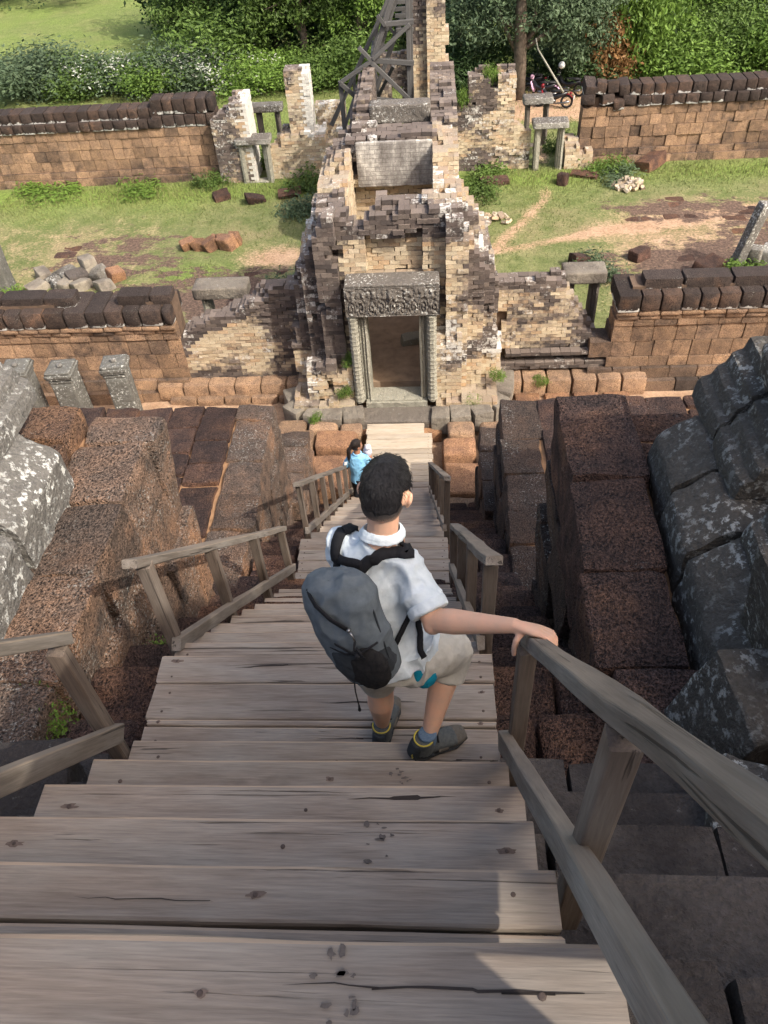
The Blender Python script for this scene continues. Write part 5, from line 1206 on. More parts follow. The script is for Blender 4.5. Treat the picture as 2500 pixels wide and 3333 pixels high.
# weeds and grass
def weed(label, x, y, s, h, mat, v, n=1500, group='weed clumps around the ruins'):
    k = ('weed', mat, v % 3)
    if k not in SHM: SHM[k] = leaf_mesh('weed', n, [(0, 0, .25, 1, 1, .3), (.5, .3, .3, .6, .6, .35), (-.5, -.2, .2, .6, .5, .3)], .07, 200+v, mat, spread=.2, clump=20)
    o = link('weed_clump', SHM[k], None, (x, y, float(gz(x, y))), (0, 0, v), (s*.85, s*.7, h*.62)); return tag(o, label, 'weeds', group)
for k, a in enumerate([('bluish weed clump on the grass left of the gatehouse', -3.6, 22.2, .9, 1.1, 'leaf_blue'), ('dark green weeds under the far left brick pier', -3.9, 24.3, 1.0, 1.0, 'leaf_mid'), ('green weeds left of the gatehouse back wall', -3.0, 23.3, .8, 1.0, 'leaf_mid'), ('green weeds at the foot of the raised wall section', -6.9, 24.5, .7, .9, 'leaf_mid'), ('weeds below the thick far right brick block', 1.7, 24.1, .9, .9, 'leaf_mid'), ('weeds right of the gatehouse beside the path', 1.4, 22.9, .9, .8, 'leaf_mid'), ('bright weeds right of the far right brick stub', 5.3, 24.4, .8, .8, 'leaf_bright'), ('grey weeds around the brick heap', 5.6, 23.7, .8, .7, 'leaf_blue'), ('grassy weeds around the palm shoot', 4.1, 18.2, .8, .9, 'leaf_blue'), ('weeds at the foot of the leaning post', 7.6, 17.9, .6, .7, 'leaf_bright'), ('bushy weed on the pavement behind the near left doorframe', -3.8, 17.9, .6, .9, 'leaf_blue'), ('yellowish weeds before the tall left pillar', -10.9, 17.7, .7, .7, 'leaf_bright'), ('weeds filling the far left doorway', -5.3, 25.7, .6, 1.4, 'leaf_mid'), ('weeds behind the far right doorframe', 4.1, 26.2, .6, 1.2, 'leaf_mid'), ('sunny weeds along the far left wall foot', -9.2, 24.5, 1.1, .6, 'leaf_bright'), ('short bright weeds at the left end of the far wall foot', -12.2, 24.45, 1.2, .5, 'leaf_bright'), ('green creeper on the near left doorframe', -4.0, 14.35, .55, .8, 'leaf_bright'), ('green creeper hanging by the near right doorframe', 3.0, 14.4, .35, 1.6, 'leaf_bright')]):
    weed(*a, k)
for k, (x, y, z, lab) in enumerate([(-1.75, 12.42, .75, 'tiny green fern on the left foot of the gatehouse'), (-1.62, 12.6, 1.35, 'tiny green fern left of the doorway colonnette'), (1.25, 12.85, .75, 'small leafy sprout on the right foot of the gatehouse'), (.75, 12.4, .5, 'tiny green sprout on the right base blocks'), (-2.3, 12.0, .45, 'tiny grass sprout between the left base blocks'), (2.15, 13.2, .35, 'small green plant at the foot of the near right brick wall'), (-1.9, 2.95, 5.6, 'small moss tuft on the left flank face'), (1.55, 2.3, 6.55, 'small creeping plant beside the grey pedestal'), (-2.05, 2.05, 6.4, 'tiny plant on the left laterite beside the handrail'), (1.75, 25.0, 2.5, 'grass tuft on top of the thick far right brick block'), (1.0, 24.85, 1.95, 'second grass tuft on the shoulder of the far right brick block')]):
    o = link('sprout', SHM[('weed', 'leaf_bright', k % 3)] if ('weed', 'leaf_bright', k % 3) in SHM else SHM[('weed', 'leaf_mid', 0)], None, (x, y, z), (0, 0, k), (.14, .14, .25) if k < 9 else (.22, .22, .6)); tag(o, lab, 'plant')
def grass(n, seed):
    r = np.random.RandomState(seed); x = r.uniform(-13.5, 11, n*2); y = 14.4+(r.rand(n*2)**.85)*22; d, l, u = gmask(x, y)
    dens = np.clip(1.0-d*1.15-l*1.2, 0, 1)+u*.6; dens *= (.35+.9*np.clip(fbm(x*.9, y*.9, 0, 12)+.3, 0, 1)); keep = r.rand(n*2) < dens
    inside = (np.abs(x+.7) < 2) & (y < 26); wallz = (np.abs(y-25.3) < .45) & ~inb(x, 3.2, 3.9)
    keep &= ~inside & ~wallz; x, y, u = x[keep][:n], y[keep][:n], u[keep][:n]; m = len(x); z = gz(x, y)
    a = r.uniform(0, 6.28, m); h = r.uniform(.03, .075, m)*(1+1.0*u); w_ = .008+.006*r.rand(m); le = r.normal(0, .03, (m, 2))
    dx, dy = np.cos(a)*w_, np.sin(a)*w_
    V = np.stack([np.stack([x-dx, y-dy, z-.01], 1), np.stack([x+dx, y+dy, z-.01], 1), np.stack([x+le[:, 0], y+le[:, 1], z+h], 1)], 1)
    me = mesh_np('grass', V.reshape(-1, 3), np.arange(m*3).reshape(-1, 3), M['grass']); at = me.attributes.new('lf', 'FLOAT_COLOR', 'FACE')
    tn = np.clip(r.rand(m)*.7+.3*u, 0, 1); at.data.foreach_set('color', np.stack([tn]*3+[np.ones(m)], 1).astype(np.float32).ravel()); return me
tag(link('grass', grass(130000, 3)), 'short patchy grass on the court between the walls', 'grass', kind='stuff')

# ------------------------------------------------------------------ motorbikes
M['bike_black'] = simple('bike_black_paint', (.018, .018, .02), .3, .1, 5, 0, 0, .5); M['tyre'] = simple('tyre_rubber', (.02, .02, .02), .85); M['chrome'] = simple('bike_metal', (.22, .22, .22), .3, .1, 20, 0, .9)
M['bike_red'] = simple('bike_red_paint', (.17, .012, .018), .3, .1, 5); M['bike_pink'] = simple('bike_pink_plastic', (.55, .33, .45), .4, .1, 5); M['white_plastic'] = simple('white_plastic', (.75, .75, .73), .4, .05); M['seat'] = simple('black_seat', (.022, .022, .023), .6)
def motorbike(label, x, y, rz, paint, accent, sc_=.8):
    z = float(gz(x, y)); t = thing('motorbike', label, 'motorbike', (x, y, z), 'motorbikes parked under the tree', rz); t.scale = (sc_,)*3
    def lp(name, b, m, parent=t, smooth=True):
        return link(name, mesh_np(name, b.verts(), b.f, M[m], smooth), parent, local=True)
    for cx in (-.62, .62):
        b = MB(); b.torus((cx, 0, .29), .245, .045, 'y', 22, 8); w_ = lp('wheel', b, 'tyre')
        b = MB(); b.torus((cx, 0, .29), .20, .014, 'y', 20, 6); b.tube([(cx, -.05, .29), (cx, .05, .29)], .04, 8)
        for k in range(8): b.tube([(cx, 0, .29), (cx+.2*math.cos(k*.785), 0, .29+.2*math.sin(k*.785))], .006, 4)
        lp('rim', b, 'chrome', w_)
    b = MB(); b.tube([(.62, 0, .29), (.5, 0, .62), (.42, 0, .9)], [.035, .035, .03], 8); lp('fork', b, 'chrome')
    b = MB(); b.tube([(.45, 0, .74), (.25, 0, .5), (0, 0, .42), (-.2, 0, .5), (-.62, 0, .66)], 0, 10, flat=[(.06, .08), (.10, .1), (.13, .1), (.12, .11), (.06, .07)]); lp('body', b, paint)
    b = MB(); b.tube([(.52, 0, .72), (.42, 0, .45), (.34, 0, .28)], 0, 8, flat=[(.04, .16), (.05, .2), (.03, .12)], up=(1, 0, 0)); lp('leg_shield', b, accent)
    b = MB(); b.ball((.05, 0, .29), (.2, .12, .11), 12, 8); b.tube([(0, .13, .22), (-.5, .14, .26), (-.75, .14, .33)], [.03, .045, .05], 8); lp('engine', b, 'chrome')
    b = MB(); b.tube([(.12, 0, .68), (-.1, 0, .7), (-.4, 0, .74), (-.66, 0, .75)], 0, 10, flat=[(.04, .08), (.055, .13), (.055, .13), (.03, .08)]); lp('seat', b, 'seat')
    b = MB(); b.tube([(.36, -.34, .98), (.42, -.18, .95), (.44, 0, .93), (.42, .18, .95), (.36, .34, .98)], .018, 8); lp('handlebar', b, 'seat')
    b = MB(); b.ball((.5, 0, .88), (.1, .11, .1), 12, 8); lp('headlight', b, accent)
    b = MB(); b.tube([(.86, 0, .5), (.62, 0, .585), (.4, 0, .5)], 0, 8, flat=[(.01, .05)]*3); lp('front_mudguard', b, paint)
    b = MB(); b.tube([(-.45, 0, .62), (-.72, 0, .6), (-.9, 0, .42)], 0, 8, flat=[(.02, .07), (.02, .07), (.01, .06)]); lp('rear_mudguard', b, accent)
    b = MB(); b.ball((-.78, 0, .65), (.06, .08, .05), 10, 6); lp('tail_light', b, 'bike_red')
    b = MB(); b.box((-.93, 0, .46), (.01, .2, .14)); lp('number_plate', b, 'white_plastic', smooth=False)
    for s in (-1, 1):
        b = MB(); b.tube([(.38, .26*s, .98), (.36, .34*s, 1.14)], .008, 6); b.ball((.36, .36*s, 1.16), (.02, .06, .04), 8, 6); lp('mirror', b, 'seat')
    return t
motorbike('red and black motorbike parked nearest the doorframes', 4.55, 31.6, 2.85, 'bike_black', 'bike_red', .82)
motorbike('black motorbike with pale pink front beside the tree trunk', 4.25, 32.7, 2.7, 'bike_black', 'bike_pink', .82)
motorbike('black motorbike with a white helmet on its mirror', 5.25, 33.0, 2.5, 'bike_black', 'bike_black', .82)
motorbike('dark motorbike half hidden behind the tree trunk', 3.9, 33.7, 2.6, 'bike_black', 'bike_black', .82)
b = MB(); b.ball((4.98, 33.05, .48), (.13, .14, .125), 14, 10); o = b.build('helmet', M['white_plastic'], None, True); tag(o, 'white helmet hung on the right-hand black motorbike', 'helmet')
b = MB(); b.tube([(4.85, 31.2, .1), (4.5, 31.6, .55), (4.15, 32.0, 1.0), (3.95, 32.3, 1.25), (3.85, 32.4, 1.6)], [.04, .037, .032, .027, .018], 8); tag(b.build('leaning_branch', M['sand_door'], None, True), 'bare pale branch leaning by the parked motorbikes', 'branch')

# ------------------------------------------------------------------ unseen temple tower stepped to fit the shade, blockers added for the sun patch
def tower(label, x0, x1, y0, y1, zb, tiers):
    t = thing('shade_mass', label, 'tower', ((x0+x1)/2, (y0+y1)/2, zb))
    for k, (a, b_, c, d, za, zc) in enumerate(tiers):
        v, f = rough_box((b_-a, d-c, zc-za), 8, .08, .05, 1.5, 900+k); part('storey', v+np.array(((a+b_)/2, (c+d)/2, (za+zc)/2)), [tuple(q) for q in f], M['lat_wall'], t)
        v, f = rough_box((b_-a+.24, d-c+.06, .22), 6, .06, .03, 2, 950+k); part('cornice', v+np.array(((a+b_)/2, (c+d)/2, zc-.2)), [tuple(q) for q in f], M['lat_wall'], t)
    return t
tower('stepped brick temple tower beside the stairs outside the view', 6, 10, -3.8, 4.9, 3.3, [(5.9, 10, -3.75, 4.75, 3.3, 9.2), (5.95, 10, -3.78, 3.4, 9.2, 10.6), (6, 10, -3.8, 2.3, 10.6, 11.7), (6, 9.8, -3.8, 1.2, 11.7, 12.7), (6, 9.6, -3.8, .1, 12.7, 13.7), (6, 9.4, -3.8, -1.1, 13.7, 14.8), (6, 9.2, -3.8, -2.2, 14.8, 15.7), (6, 9.0, -3.8, -3.0, 15.7, 16.4)])
t = thing('shade_mass', 'unseen thin wall added behind the viewer to narrow the sunlight', 'tower', (6.1, -6.5, 8.2))
for (za, zc) in ((8.2, 12), (12.003, 15.5), (15.503, 18.2)):  # thin wall added out of view to bound a slit of sun
    b = MB(); b.box((6.08, -6.78, (za+zc)/2), (.16, 4.5, zc-za)); b.build('storey', M['lat_wall'], t)
t = thing('stone_doorframe', 'unseen notched plates added beside the top of the stairs to shape the sun patch', 'doorframe', (.64, 0, 8.2))
def blocker_plate(name, poly, x0, x1):  # unseen plates added, cut so that the top tread catches the sun
    n = len(poly); V = [(x0, y, z) for y, z in poly]+[(x1, y, z) for y, z in poly]
    o = part(name, V, [tuple(range(n)), tuple(range(2*n-1, n-1, -1))]+[(k, k+n, (k+1) % n+n, (k+1) % n) for k in range(n)], M['sand_step'], t); bm_fix(o)
blocker_plate('jamb', [(-.7, 8.0), (-.07, 8.0), (-.05, 9.0), (-.04, 9.27), (-.7, 9.27)], .60, .66)  # added blocker, cuts the left edge of the sun patch
blocker_plate('lintel', [(.17, 8.91), (-.035, 9.275), (-.7, 9.275), (-.7, 10.2), (.42, 10.2), (.42, 8.91)], .60, .66)  # added blocker, cuts the upper edge of the sun patch

# ------------------------------------------------------------------ people
from mathutils.bvhtree import BVHTree
def fabric(name, a, b, sc_=6, bump=.02, weave=900, strength=.5, fold=(1, 1, 1)):
    n = NB(name); o = n.obj(); f1 = n.noise(n.map(o, fold), sc_, 3, .5, 1.2); rn = f1.node; rn.noise_type = 'RIDGED_MULTIFRACTAL'; rn.normalize = True; f2 = n.noise(o, sc_*4, 4, .6); wv = n.noise(o, weave, 2, .5)
    c = n.mix(n.ramp(f2, (.3, 0), (.7, 1)), a, b); n.col(c).rough(.88)
    n.bump(n.math('ADD', f1, n.math('ADD', n.math('MULTIPLY', f2, .2), n.math('MULTIPLY', wv, .05))), strength, bump); return n.m
M['shirt'] = fabric('white_linen', (.52, .585, .62), (.64, .69, .715), 7, .03, 900, .8, (1.1, 1.1, .7))
M['shorts'] = fabric('beige_cotton', (.40, .37, .315), (.50, .465, .40), 8, .02, 900, .5)
M['pack_grey'] = fabric('grey_ripstop', (.085, .10, .112), (.12, .138, .15), 9, .012, 700, .5)
M['pack_dark'] = fabric('charcoal_nylon', (.022, .026, .03), (.04, .045, .05), 10, .012, 700, .5)
M['mesh_pocket'] = fabric('black_mesh', (.006, .006, .007), (.02, .018, .017), 20, .006, 500, .6)
M['strap'] = fabric('black_webbing', (.008, .008, .01), (.016, .016, .018), 20, .004, 900, .3)
M['teal'] = fabric('teal_lining', (.0, .20, .30), (.01, .27, .38), 8, .01)
M['sock'] = fabric('blue_sock', (.07, .11, .16), (.12, .17, .23), 30, .004, 500)
M['shoe'] = fabric('grey_suede', (.06, .065, .065), (.10, .105, .10), 20, .004, 600, .4)
M['shoe_brown'] = fabric('brown_suede', (.10, .085, .065), (.14, .12, .095), 20, .004, 600, .4)
M['sole'] = simple('dark_rubber_sole', (.03, .032, .034), .8); M['yellow'] = simple('yellow_lining', (.55, .43, .06), .8)
M['bluecloth'] = fabric('light_blue_uniform', (.20, .47, .72), (.27, .55, .80), 9, .03, 600, .6)
M['trouser'] = fabric('black_trousers', (.012, .012, .016), (.02, .02, .025), 9, .02, 600)
M['bundle'] = fabric('patterned_cloth', (.55, .48, .52), (.75, .70, .70), 14, .03, 300)
def skin(name, c):
    n = NB(name); p = n.obj(); f = n.noise(p, 18, 4, .6); g = n.noise(p, 220, 3, .6)
    n.col(n.mix(n.ramp(f, (.35, 0), (.65, 1)), tuple(x*.92 for x in c), (min(1, c[0]*1.06), c[1]*.97, c[2]*.93))).rough(.52)
    n.b.inputs['Subsurface Weight'].default_value = .12; n.b.inputs['Subsurface Radius'].default_value = (.012, .005, .003); n.b.inputs['Subsurface Scale'].default_value = 1
    n.bump(g, .15, .002); return n.m
M['skin'] = skin('skin', (.62, .385, .27)); M['skin2'] = skin('skin_tan', (.33, .17, .105))
def hairmat(name, c):
    n = NB(name); o = n.obj(); v = n.voro(o, 5)
    f = n.noise(n.map(o, (60, 60, 6)), 4, 3, .6, 1.5); n.col(n.ramp(f, (.3, tuple(x*.6 for x in c)), (.7, tuple(x*1.8 for x in c)))).rough(.42); n.bump(f, .8, .01); return n.m
M['hair'] = hairmat('black_hair', (.013, .012, .013)); M['hair2'] = hairmat('dark_brown_hair', (.016, .011, .009))
def remesh(name, b, voxel, smooth, mat, parent, wrinkle=None, kind=None, fac=.5):
    """melt overlapping volumes into one continuous skin"""
    v = b.verts(); c = (v.min(0)+v.max(0))/2
    me = mesh_np(name, v-c, b.f); o = bpy.data.objects.new('tmp', me); col.objects.link(o)
    m = o.modifiers.new('r', 'REMESH'); m.mode = 'VOXEL'; m.voxel_size = voxel; m.adaptivity = 0
    m = o.modifiers.new('s', 'SMOOTH'); m.iterations = smooth; m.factor = fac
    bpy.context.view_layer.update()
    dg = bpy.context.evaluated_depsgraph_get(); out = bpy.data.meshes.new_from_object(o.evaluated_get(dg)); bpy.data.objects.remove(o)
    n = len(out.vertices); co = np.empty(n*3, np.float32); out.vertices.foreach_get('co', co); co = co.reshape(-1, 3)
    if wrinkle is not None:
        nr = np.empty(n*3, np.float32); out.vertices.foreach_get('normal', nr); co = co+nr.reshape(-1, 3)*wrinkle(co+c)[:, None]
        out.vertices.foreach_set('co', co.astype(np.float32).ravel())
    out.name = name; out.materials.clear(); out.materials.append(mat)
    out.polygons.foreach_set('use_smooth', np.ones(len(out.polygons), dtype=bool)); out.update()
    ob = link(name, out, parent, c); return ob
def tubes(b, pts, rad, n=14): return b.tube(pts, rad, n)
def finger(b, pts, r0, r1):
    k = len(pts); b.tube(pts, [r0+(r1-r0)*i/(k-1) for i in range(k)], 8); b.ball(pts[-1], r1*1.02, 8, 6); b.ball(pts[0], r0, 8, 6)

# --- the man in front
man = thing('person', 'man in white shirt and beige shorts stepping down the stairs, seen from behind', 'person', (-.15, 1.65, 6.79))
HD = Vector((-.163, 1.86, 8.235))
b = MB()
Mh = Euler((R(-20), R(4), R(-15))).to_matrix()                     # looks down and a little to the right
b.ball(HD, (.074, .095, .104), 20, 14, Mh)
b.ball(HD+Mh @ Vector((0, .045, -.055)), (.058, .052, .07), 16, 10, Mh)  # jaw and face
b.ball(HD+Mh @ Vector((0, .098, -.035)), (.014, .02, .024), 8, 6, Mh)    # nose
b.ball(HD+Mh @ Vector((0, .084, -.088)), (.024, .014, .010), 8, 6, Mh)   # mouth
b.ball(HD+Mh @ Vector((0, .078, .012)), (.055, .018, .012), 8, 6, Mh)    # brow
for s in (-1, 1):
    b.ball(HD+Mh @ Vector((s*.079, .008, -.028)), (.011, .022, .032), 10, 8, Mh); b.ball(HD+Mh @ Vector((s*.088, -.006, -.018)), (.008, .016, .024), 8, 6, Mh)
b.tube([HD+Mh @ Vector((0, -.022, -.045)), (-.178, 1.825, 8.10), (-.19, 1.805, 8.02), (-.20, 1.80, 7.93)], [.058, .053, .055, .06], 16)
b.tube([(-.20, 1.79, 7.96), (-.205, 1.76, 7.82), (-.19, 1.70, 7.66), (-.175, 1.64, 7.56)], 0, 16, flat=[(.045, .08), (.06, .095), (.06, .09), (.075, .10)], up=(0, 1, 0))
SR, ER, WR = Vector((-.105, 1.765, 7.955)), Vector((-.012, 1.605, 7.858)), Vector((.246, 1.472, 8.005))
b.tube([(-.2, 1.80, 7.98), SR, SR.lerp(ER, .5), ER], [.042, .042, .043, .040], 14)
b.tube([ER, ER.lerp(WR, .25), ER.lerp(WR, .6), WR], [.041, .044, .034, .024], 14); b.ball(ER+Vector((-.004, -.012, -.008)), .036, 10, 8)
# right hand laid over the end of the handrail
PK = Vector((.318, 1.447, 8.008)); rgt = (PK-WR).normalized(); fw = Vector((0, .72, -.6)); upv = rgt.cross(fw).normalized()*-1
upv = Vector((.0, .55, .83)); upv = (upv-rgt*upv.dot(rgt)).normalized(); sd = rgt.cross(upv).normalized()
b.tube([WR, WR.lerp(PK, .35), WR.lerp(PK, .75), PK], 0, 12, flat=[(.018, .025), (.017, .036), (.0165, .041), (.014, .041)], up=upv)
for k, (o_, L) in enumerate(((-.033, .92), (-.011, 1.0), (.011, .95), (.032, .78))):
    p0 = PK+sd*o_; p1 = p0+rgt*.034*L-upv*.006; p2 = p1+(rgt*.55-upv*.83).normalized()*.026*L; p3 = p2+(rgt*.1-upv*1).normalized()*.02*L
    finger(b, [p0-rgt*.02, p0, p1, p2, p3], .0098, .0076)
sg = 1 if (sd.y < 0) else -1
finger(b, [(.272, 1.462, 8.005), (.258, 1.448, 7.998), (.242, 1.433, 7.985), (.236, 1.425, 7.955), (.237, 1.421, 7.928)], .0135, .0092)
# left arm held forward in front of the chest
SL = Vector((-.325, 1.86, 7.96)); EL_ = Vector((-.335, 1.93, 7.72)); WL = Vector((-.24, 2.08, 7.70))
b.tube([(-.22, 1.82, 7.99), SL, SL.lerp(EL_, .5), EL_], [.042, .042, .042, .04], 14); b.tube([EL_, EL_.lerp(WL, .35), WL], [.041, .04, .026], 12)
b.tube([WL, WL+Vector((.045, .04, .0)), WL+Vector((.07, .06, -.01))], 0, 10, flat=[(.02, .026), (.016, .038), (.014, .036)])
for k in range(4): q = WL+Vector((.07, .06, -.012+.0))+Vector((0, .0, .028-.018*k)); finger(b, [q, q+Vector((.03, .01, -.004)), q+Vector((.04, -.01, -.012))], .009, .0075)
finger(b, [WL+Vector((.02, .01, .02)), WL+Vector((.04, .0, .045)), WL+Vector((.06, .01, .055))], .012, .009)
HR, KR, AR = Vector((-.10, 1.62, 7.60)), Vector((.058, 1.762, 7.465)), Vector((-.045, 1.545, 7.155))
HL, KL, AL = Vector((-.255, 1.67, 7.57)), Vector((-.236, 1.745, 7.235)), Vector((-.25, 1.765, 6.87))
for (h, k, a, bk) in ((HR, KR, AR, Vector((-.01, -.022, -.004))), (HL, KL, AL, Vector((0, -.02, .0)))):
    b.tube([h, h.lerp(k, .5), k], [.07, .066, .056], 14)
    b.tube([k, k.lerp(a, .3)+bk, k.lerp(a, .65)+bk*.4, a.lerp(k, .08), a-Vector((0, 0, .03))], [.055, .056, .042, .031, .034], 14)
body = remesh('body', b, .0058, 3, M['skin'], man)
bv_body = None
# hair
def hair_w(p):
    q = (p-np.array(HD)); return fbm(q[:, 0]*60, q[:, 1]*60, q[:, 2]*24, 3)*.005+fbm(q[:, 0]*22, q[:, 1]*22, q[:, 2]*22, 5)*.004
b = MB(); b.ball(HD+Mh @ Vector((0, -.009, .014)), (.0815, .099, .106), 24, 16, Mh); b.ball(HD+Mh @ Vector((0, -.045, -.008)), (.073, .060, .084), 20, 14, Mh)
hair = remesh('hair', b, .005, 1, M['hair'], man, hair_w)
# cut the hair back from face: keep only vertices behind the hairline
import bmesh
def trim(o, fn):
    bm = bmesh.new(); bm.from_mesh(o.data); L = wloc(o)
    kill = [v_ for v_ in bm.verts if fn(v_.co+L)]
    bmesh.ops.delete(bm, geom=kill, context='VERTS'); bm.to_mesh(o.data); bm.free()
Mi = Mh.inverted()
def face_side(p):
    q = Mi @ (p-HD); return q.y > .052+.35*max(0, q.z-.03) and q.z < .075 or q.z < -.082+.0*q.y or (abs(q.x) > .045 and q.y > -.05 and q.z < .012+.3*max(0, -q.y-.01)) or q.z < -.058+.02*float(vnoise(q.x*60, q.y*60, 0, 3))-.012*max(0, 1-abs(q.x)/.04)
trim(hair, face_side)
b = MB(); b.ball(HD+Mh @ Vector((0, -.03, -.045)), (.0695, .066, .068), 20, 14, Mh)
n_ = NB('clipped_hair'); oo = n_.obj(); fz = n_.n('ShaderNodeSeparateXYZ'); n_.L(oo, fz.inputs[0])
gm = n_.math('ADD', n_.math('MULTIPLY_ADD', fz.outputs[2], 13.0, .36), n_.math('MULTIPLY', n_.noise(oo, 260, 2), .5)); n_.col(n_.ramp(gm, (-.0, (.55, .34, .24)), (.12, (.40, .25, .18)), (.5, (.05, .04, .036)), (.8, (.016, .014, .014)))).rough(.7); M['fade'] = n_.m
fade = remesh('clipped_nape_hair', b, .006, 1, M['fade'], man); trim(fade, lambda p: (Mi @ (p-HD)).y > .02 or (Mi @ (p-HD)).z < -.088)
# wisps standing up at the crown
b = MB(); r_ = random.Random(4)
for k in range(420):
    a = r_.uniform(0, 6.28); e = r_.uniform(-.25, 1.2); d = Mh @ Vector((math.cos(a)*math.cos(e), math.sin(a)*math.cos(e), math.sin(e)))
    if (Mi @ d).y > .55: continue
    p = HD+Mh @ Vector(((Mi @ d).x*.081, (Mi @ d).y*.098-.009, (Mi @ d).z*.106+.012)); tn = Vector((r_.uniform(-.5, .5), r_.uniform(-.5, .5), -.9)); tn = (tn-d*tn.dot(d)).normalized()
    L = r_.uniform(.014, .03); b.tube([p-d*.002, p+d*.004+tn*L*.5, p+d*.0055+tn*L], [.0009, .0008, .0003], 4, False)
w_ = b.build('hair_strands', M['hair'], man); w_['kind'] = 'stuff'
# shirt
def shirt_w(p):
    x, y, z = p[:, 0], p[:, 1], p[:, 2]
    f = (1-np.abs(vnoise(x*10+z*5, y*10, z*5.5, 21))*2)*.015-.009+(1-np.abs(vnoise(x*23-z*12, y*23, z*13, 23))*2)*.007-.004
    f += np.sin((z*34+x*9+fbm(x*6, y*6, z*6, 22)*4))*.0035*np.exp(-((z-7.68)/.16)**2)
    sl = np.exp(-(((x+.03)/.08)**2+((y-1.64)/.1)**2+((z-7.89)/.09)**2)); f += sl*np.sin((x*.5-y+z*.5)*150)*.004
    return f
b = MB()
b.tube([(-.19, 1.812, 8.035), (-.20, 1.80, 7.985), (-.207, 1.785, 7.90), (-.20, 1.75, 7.78), (-.185, 1.70, 7.66), (-.17, 1.665, 7.60), (-.15, 1.645, 7.55)], 0, 24, flat=[(.062, .072), (.085, .125), (.105, .148), (.118, .152), (.122, .15), (.13, .156), (.135, .165)], up=(0, 1, 0))
b.tube([(-.2, 1.80, 7.975), SR+Vector((.0, 0, .0)), SR.lerp(ER, .45), SR.lerp(ER, .80)], [.068, .074, .07, .066], 18)
b.tube([(-.22, 1.82, 7.98), SL, SL.lerp(EL_, .45), SL.lerp(EL_, .9)], [.068, .072, .068, .066], 18)
b.tube([(-.09, 1.66, 7.68), (-.06, 1.66, 7.60), (-.045, 1.665, 7.545)], 0, 14, flat=[(.10, .09), (.11, .085), (.11, .07)], up=(0, 1, 0))
shirt = remesh('shirt', b, .005, 4, M['shirt'], man, shirt_w)
b = MB(); q = SR.lerp(ER, .78); d = (ER-SR).normalized(); b.tube([q-d*.022, q-d*.018, q+d*.016, q+d*.02], [.066, .073, .072, .064], 20); cuff = remesh('rolled_cuff', b, .005, 2, M['shirt'], man, lambda p: fbm(p[:, 0]*30, p[:, 1]*30, p[:, 2]*30, 5)*.004)
# collar
b = MB(); ring = []
for k in range(17):
    a = R(-250+k*20); ring.append((-.184+.068*math.cos(a), 1.826+.062*math.sin(a), 8.074+.006*math.sin(a*2)+.02*math.sin(a)*(-1)-.03*(math.sin(a) > .6)))
b.tube(ring, 0, 8, flat=[(.013, .003)]*17); b.tube([(p[0]+(p[0]+.184)*.13, p[1]+(p[1]-1.826)*.13, p[2]-.013) for p in ring], 0, 8, flat=[(.013, .003)]*17)
remesh('collar', b, .003, 1, M['shirt'], man)
# shorts, lining
b = MB(); b.tube([(-.17, 1.66, 7.62), (-.175, 1.65, 7.56), (-.18, 1.66, 7.525)], 0, 20, flat=[(.11, .145), (.122, .15), (.09, .12)], up=(0, 1, 0))
b.tube([HR+Vector((-.01, 0, -.01)), HR.lerp(KR, .5), HR.lerp(KR, .9), HR.lerp(KR, 1.08)], [.10, .095, .086, .082], 18); b.tube([KR+Vector((.0, .0, .02)), KR.lerp(AR, .2), KR.lerp(AR, .3)], [.082, .08, .079], 16)
b.tube([HL, HL.lerp(KL, .45), HL.lerp(KL, .76), HL.lerp(KL, .82)], [.10, .088, .08, .08], 18)
remesh('shorts', b, .0065, 3, M['shorts'], man, lambda p: fbm(p[:, 0]*12, p[:, 1]*12, p[:, 2]*9, 31)*.007+fbm(p[:, 0]*30, p[:, 1]*30, p[:, 2]*30, 32)*.002)
b = MB(); b.tube([(-.07, 1.648, 7.61), (-.055, 1.640, 7.55), (-.045, 1.640, 7.512)], 0, 14, flat=[(.08, .07), (.096, .066), (.088, .055)], up=(0, 1, 0)); remesh('teal_undershirt', b, .007, 3, M['teal'], man)
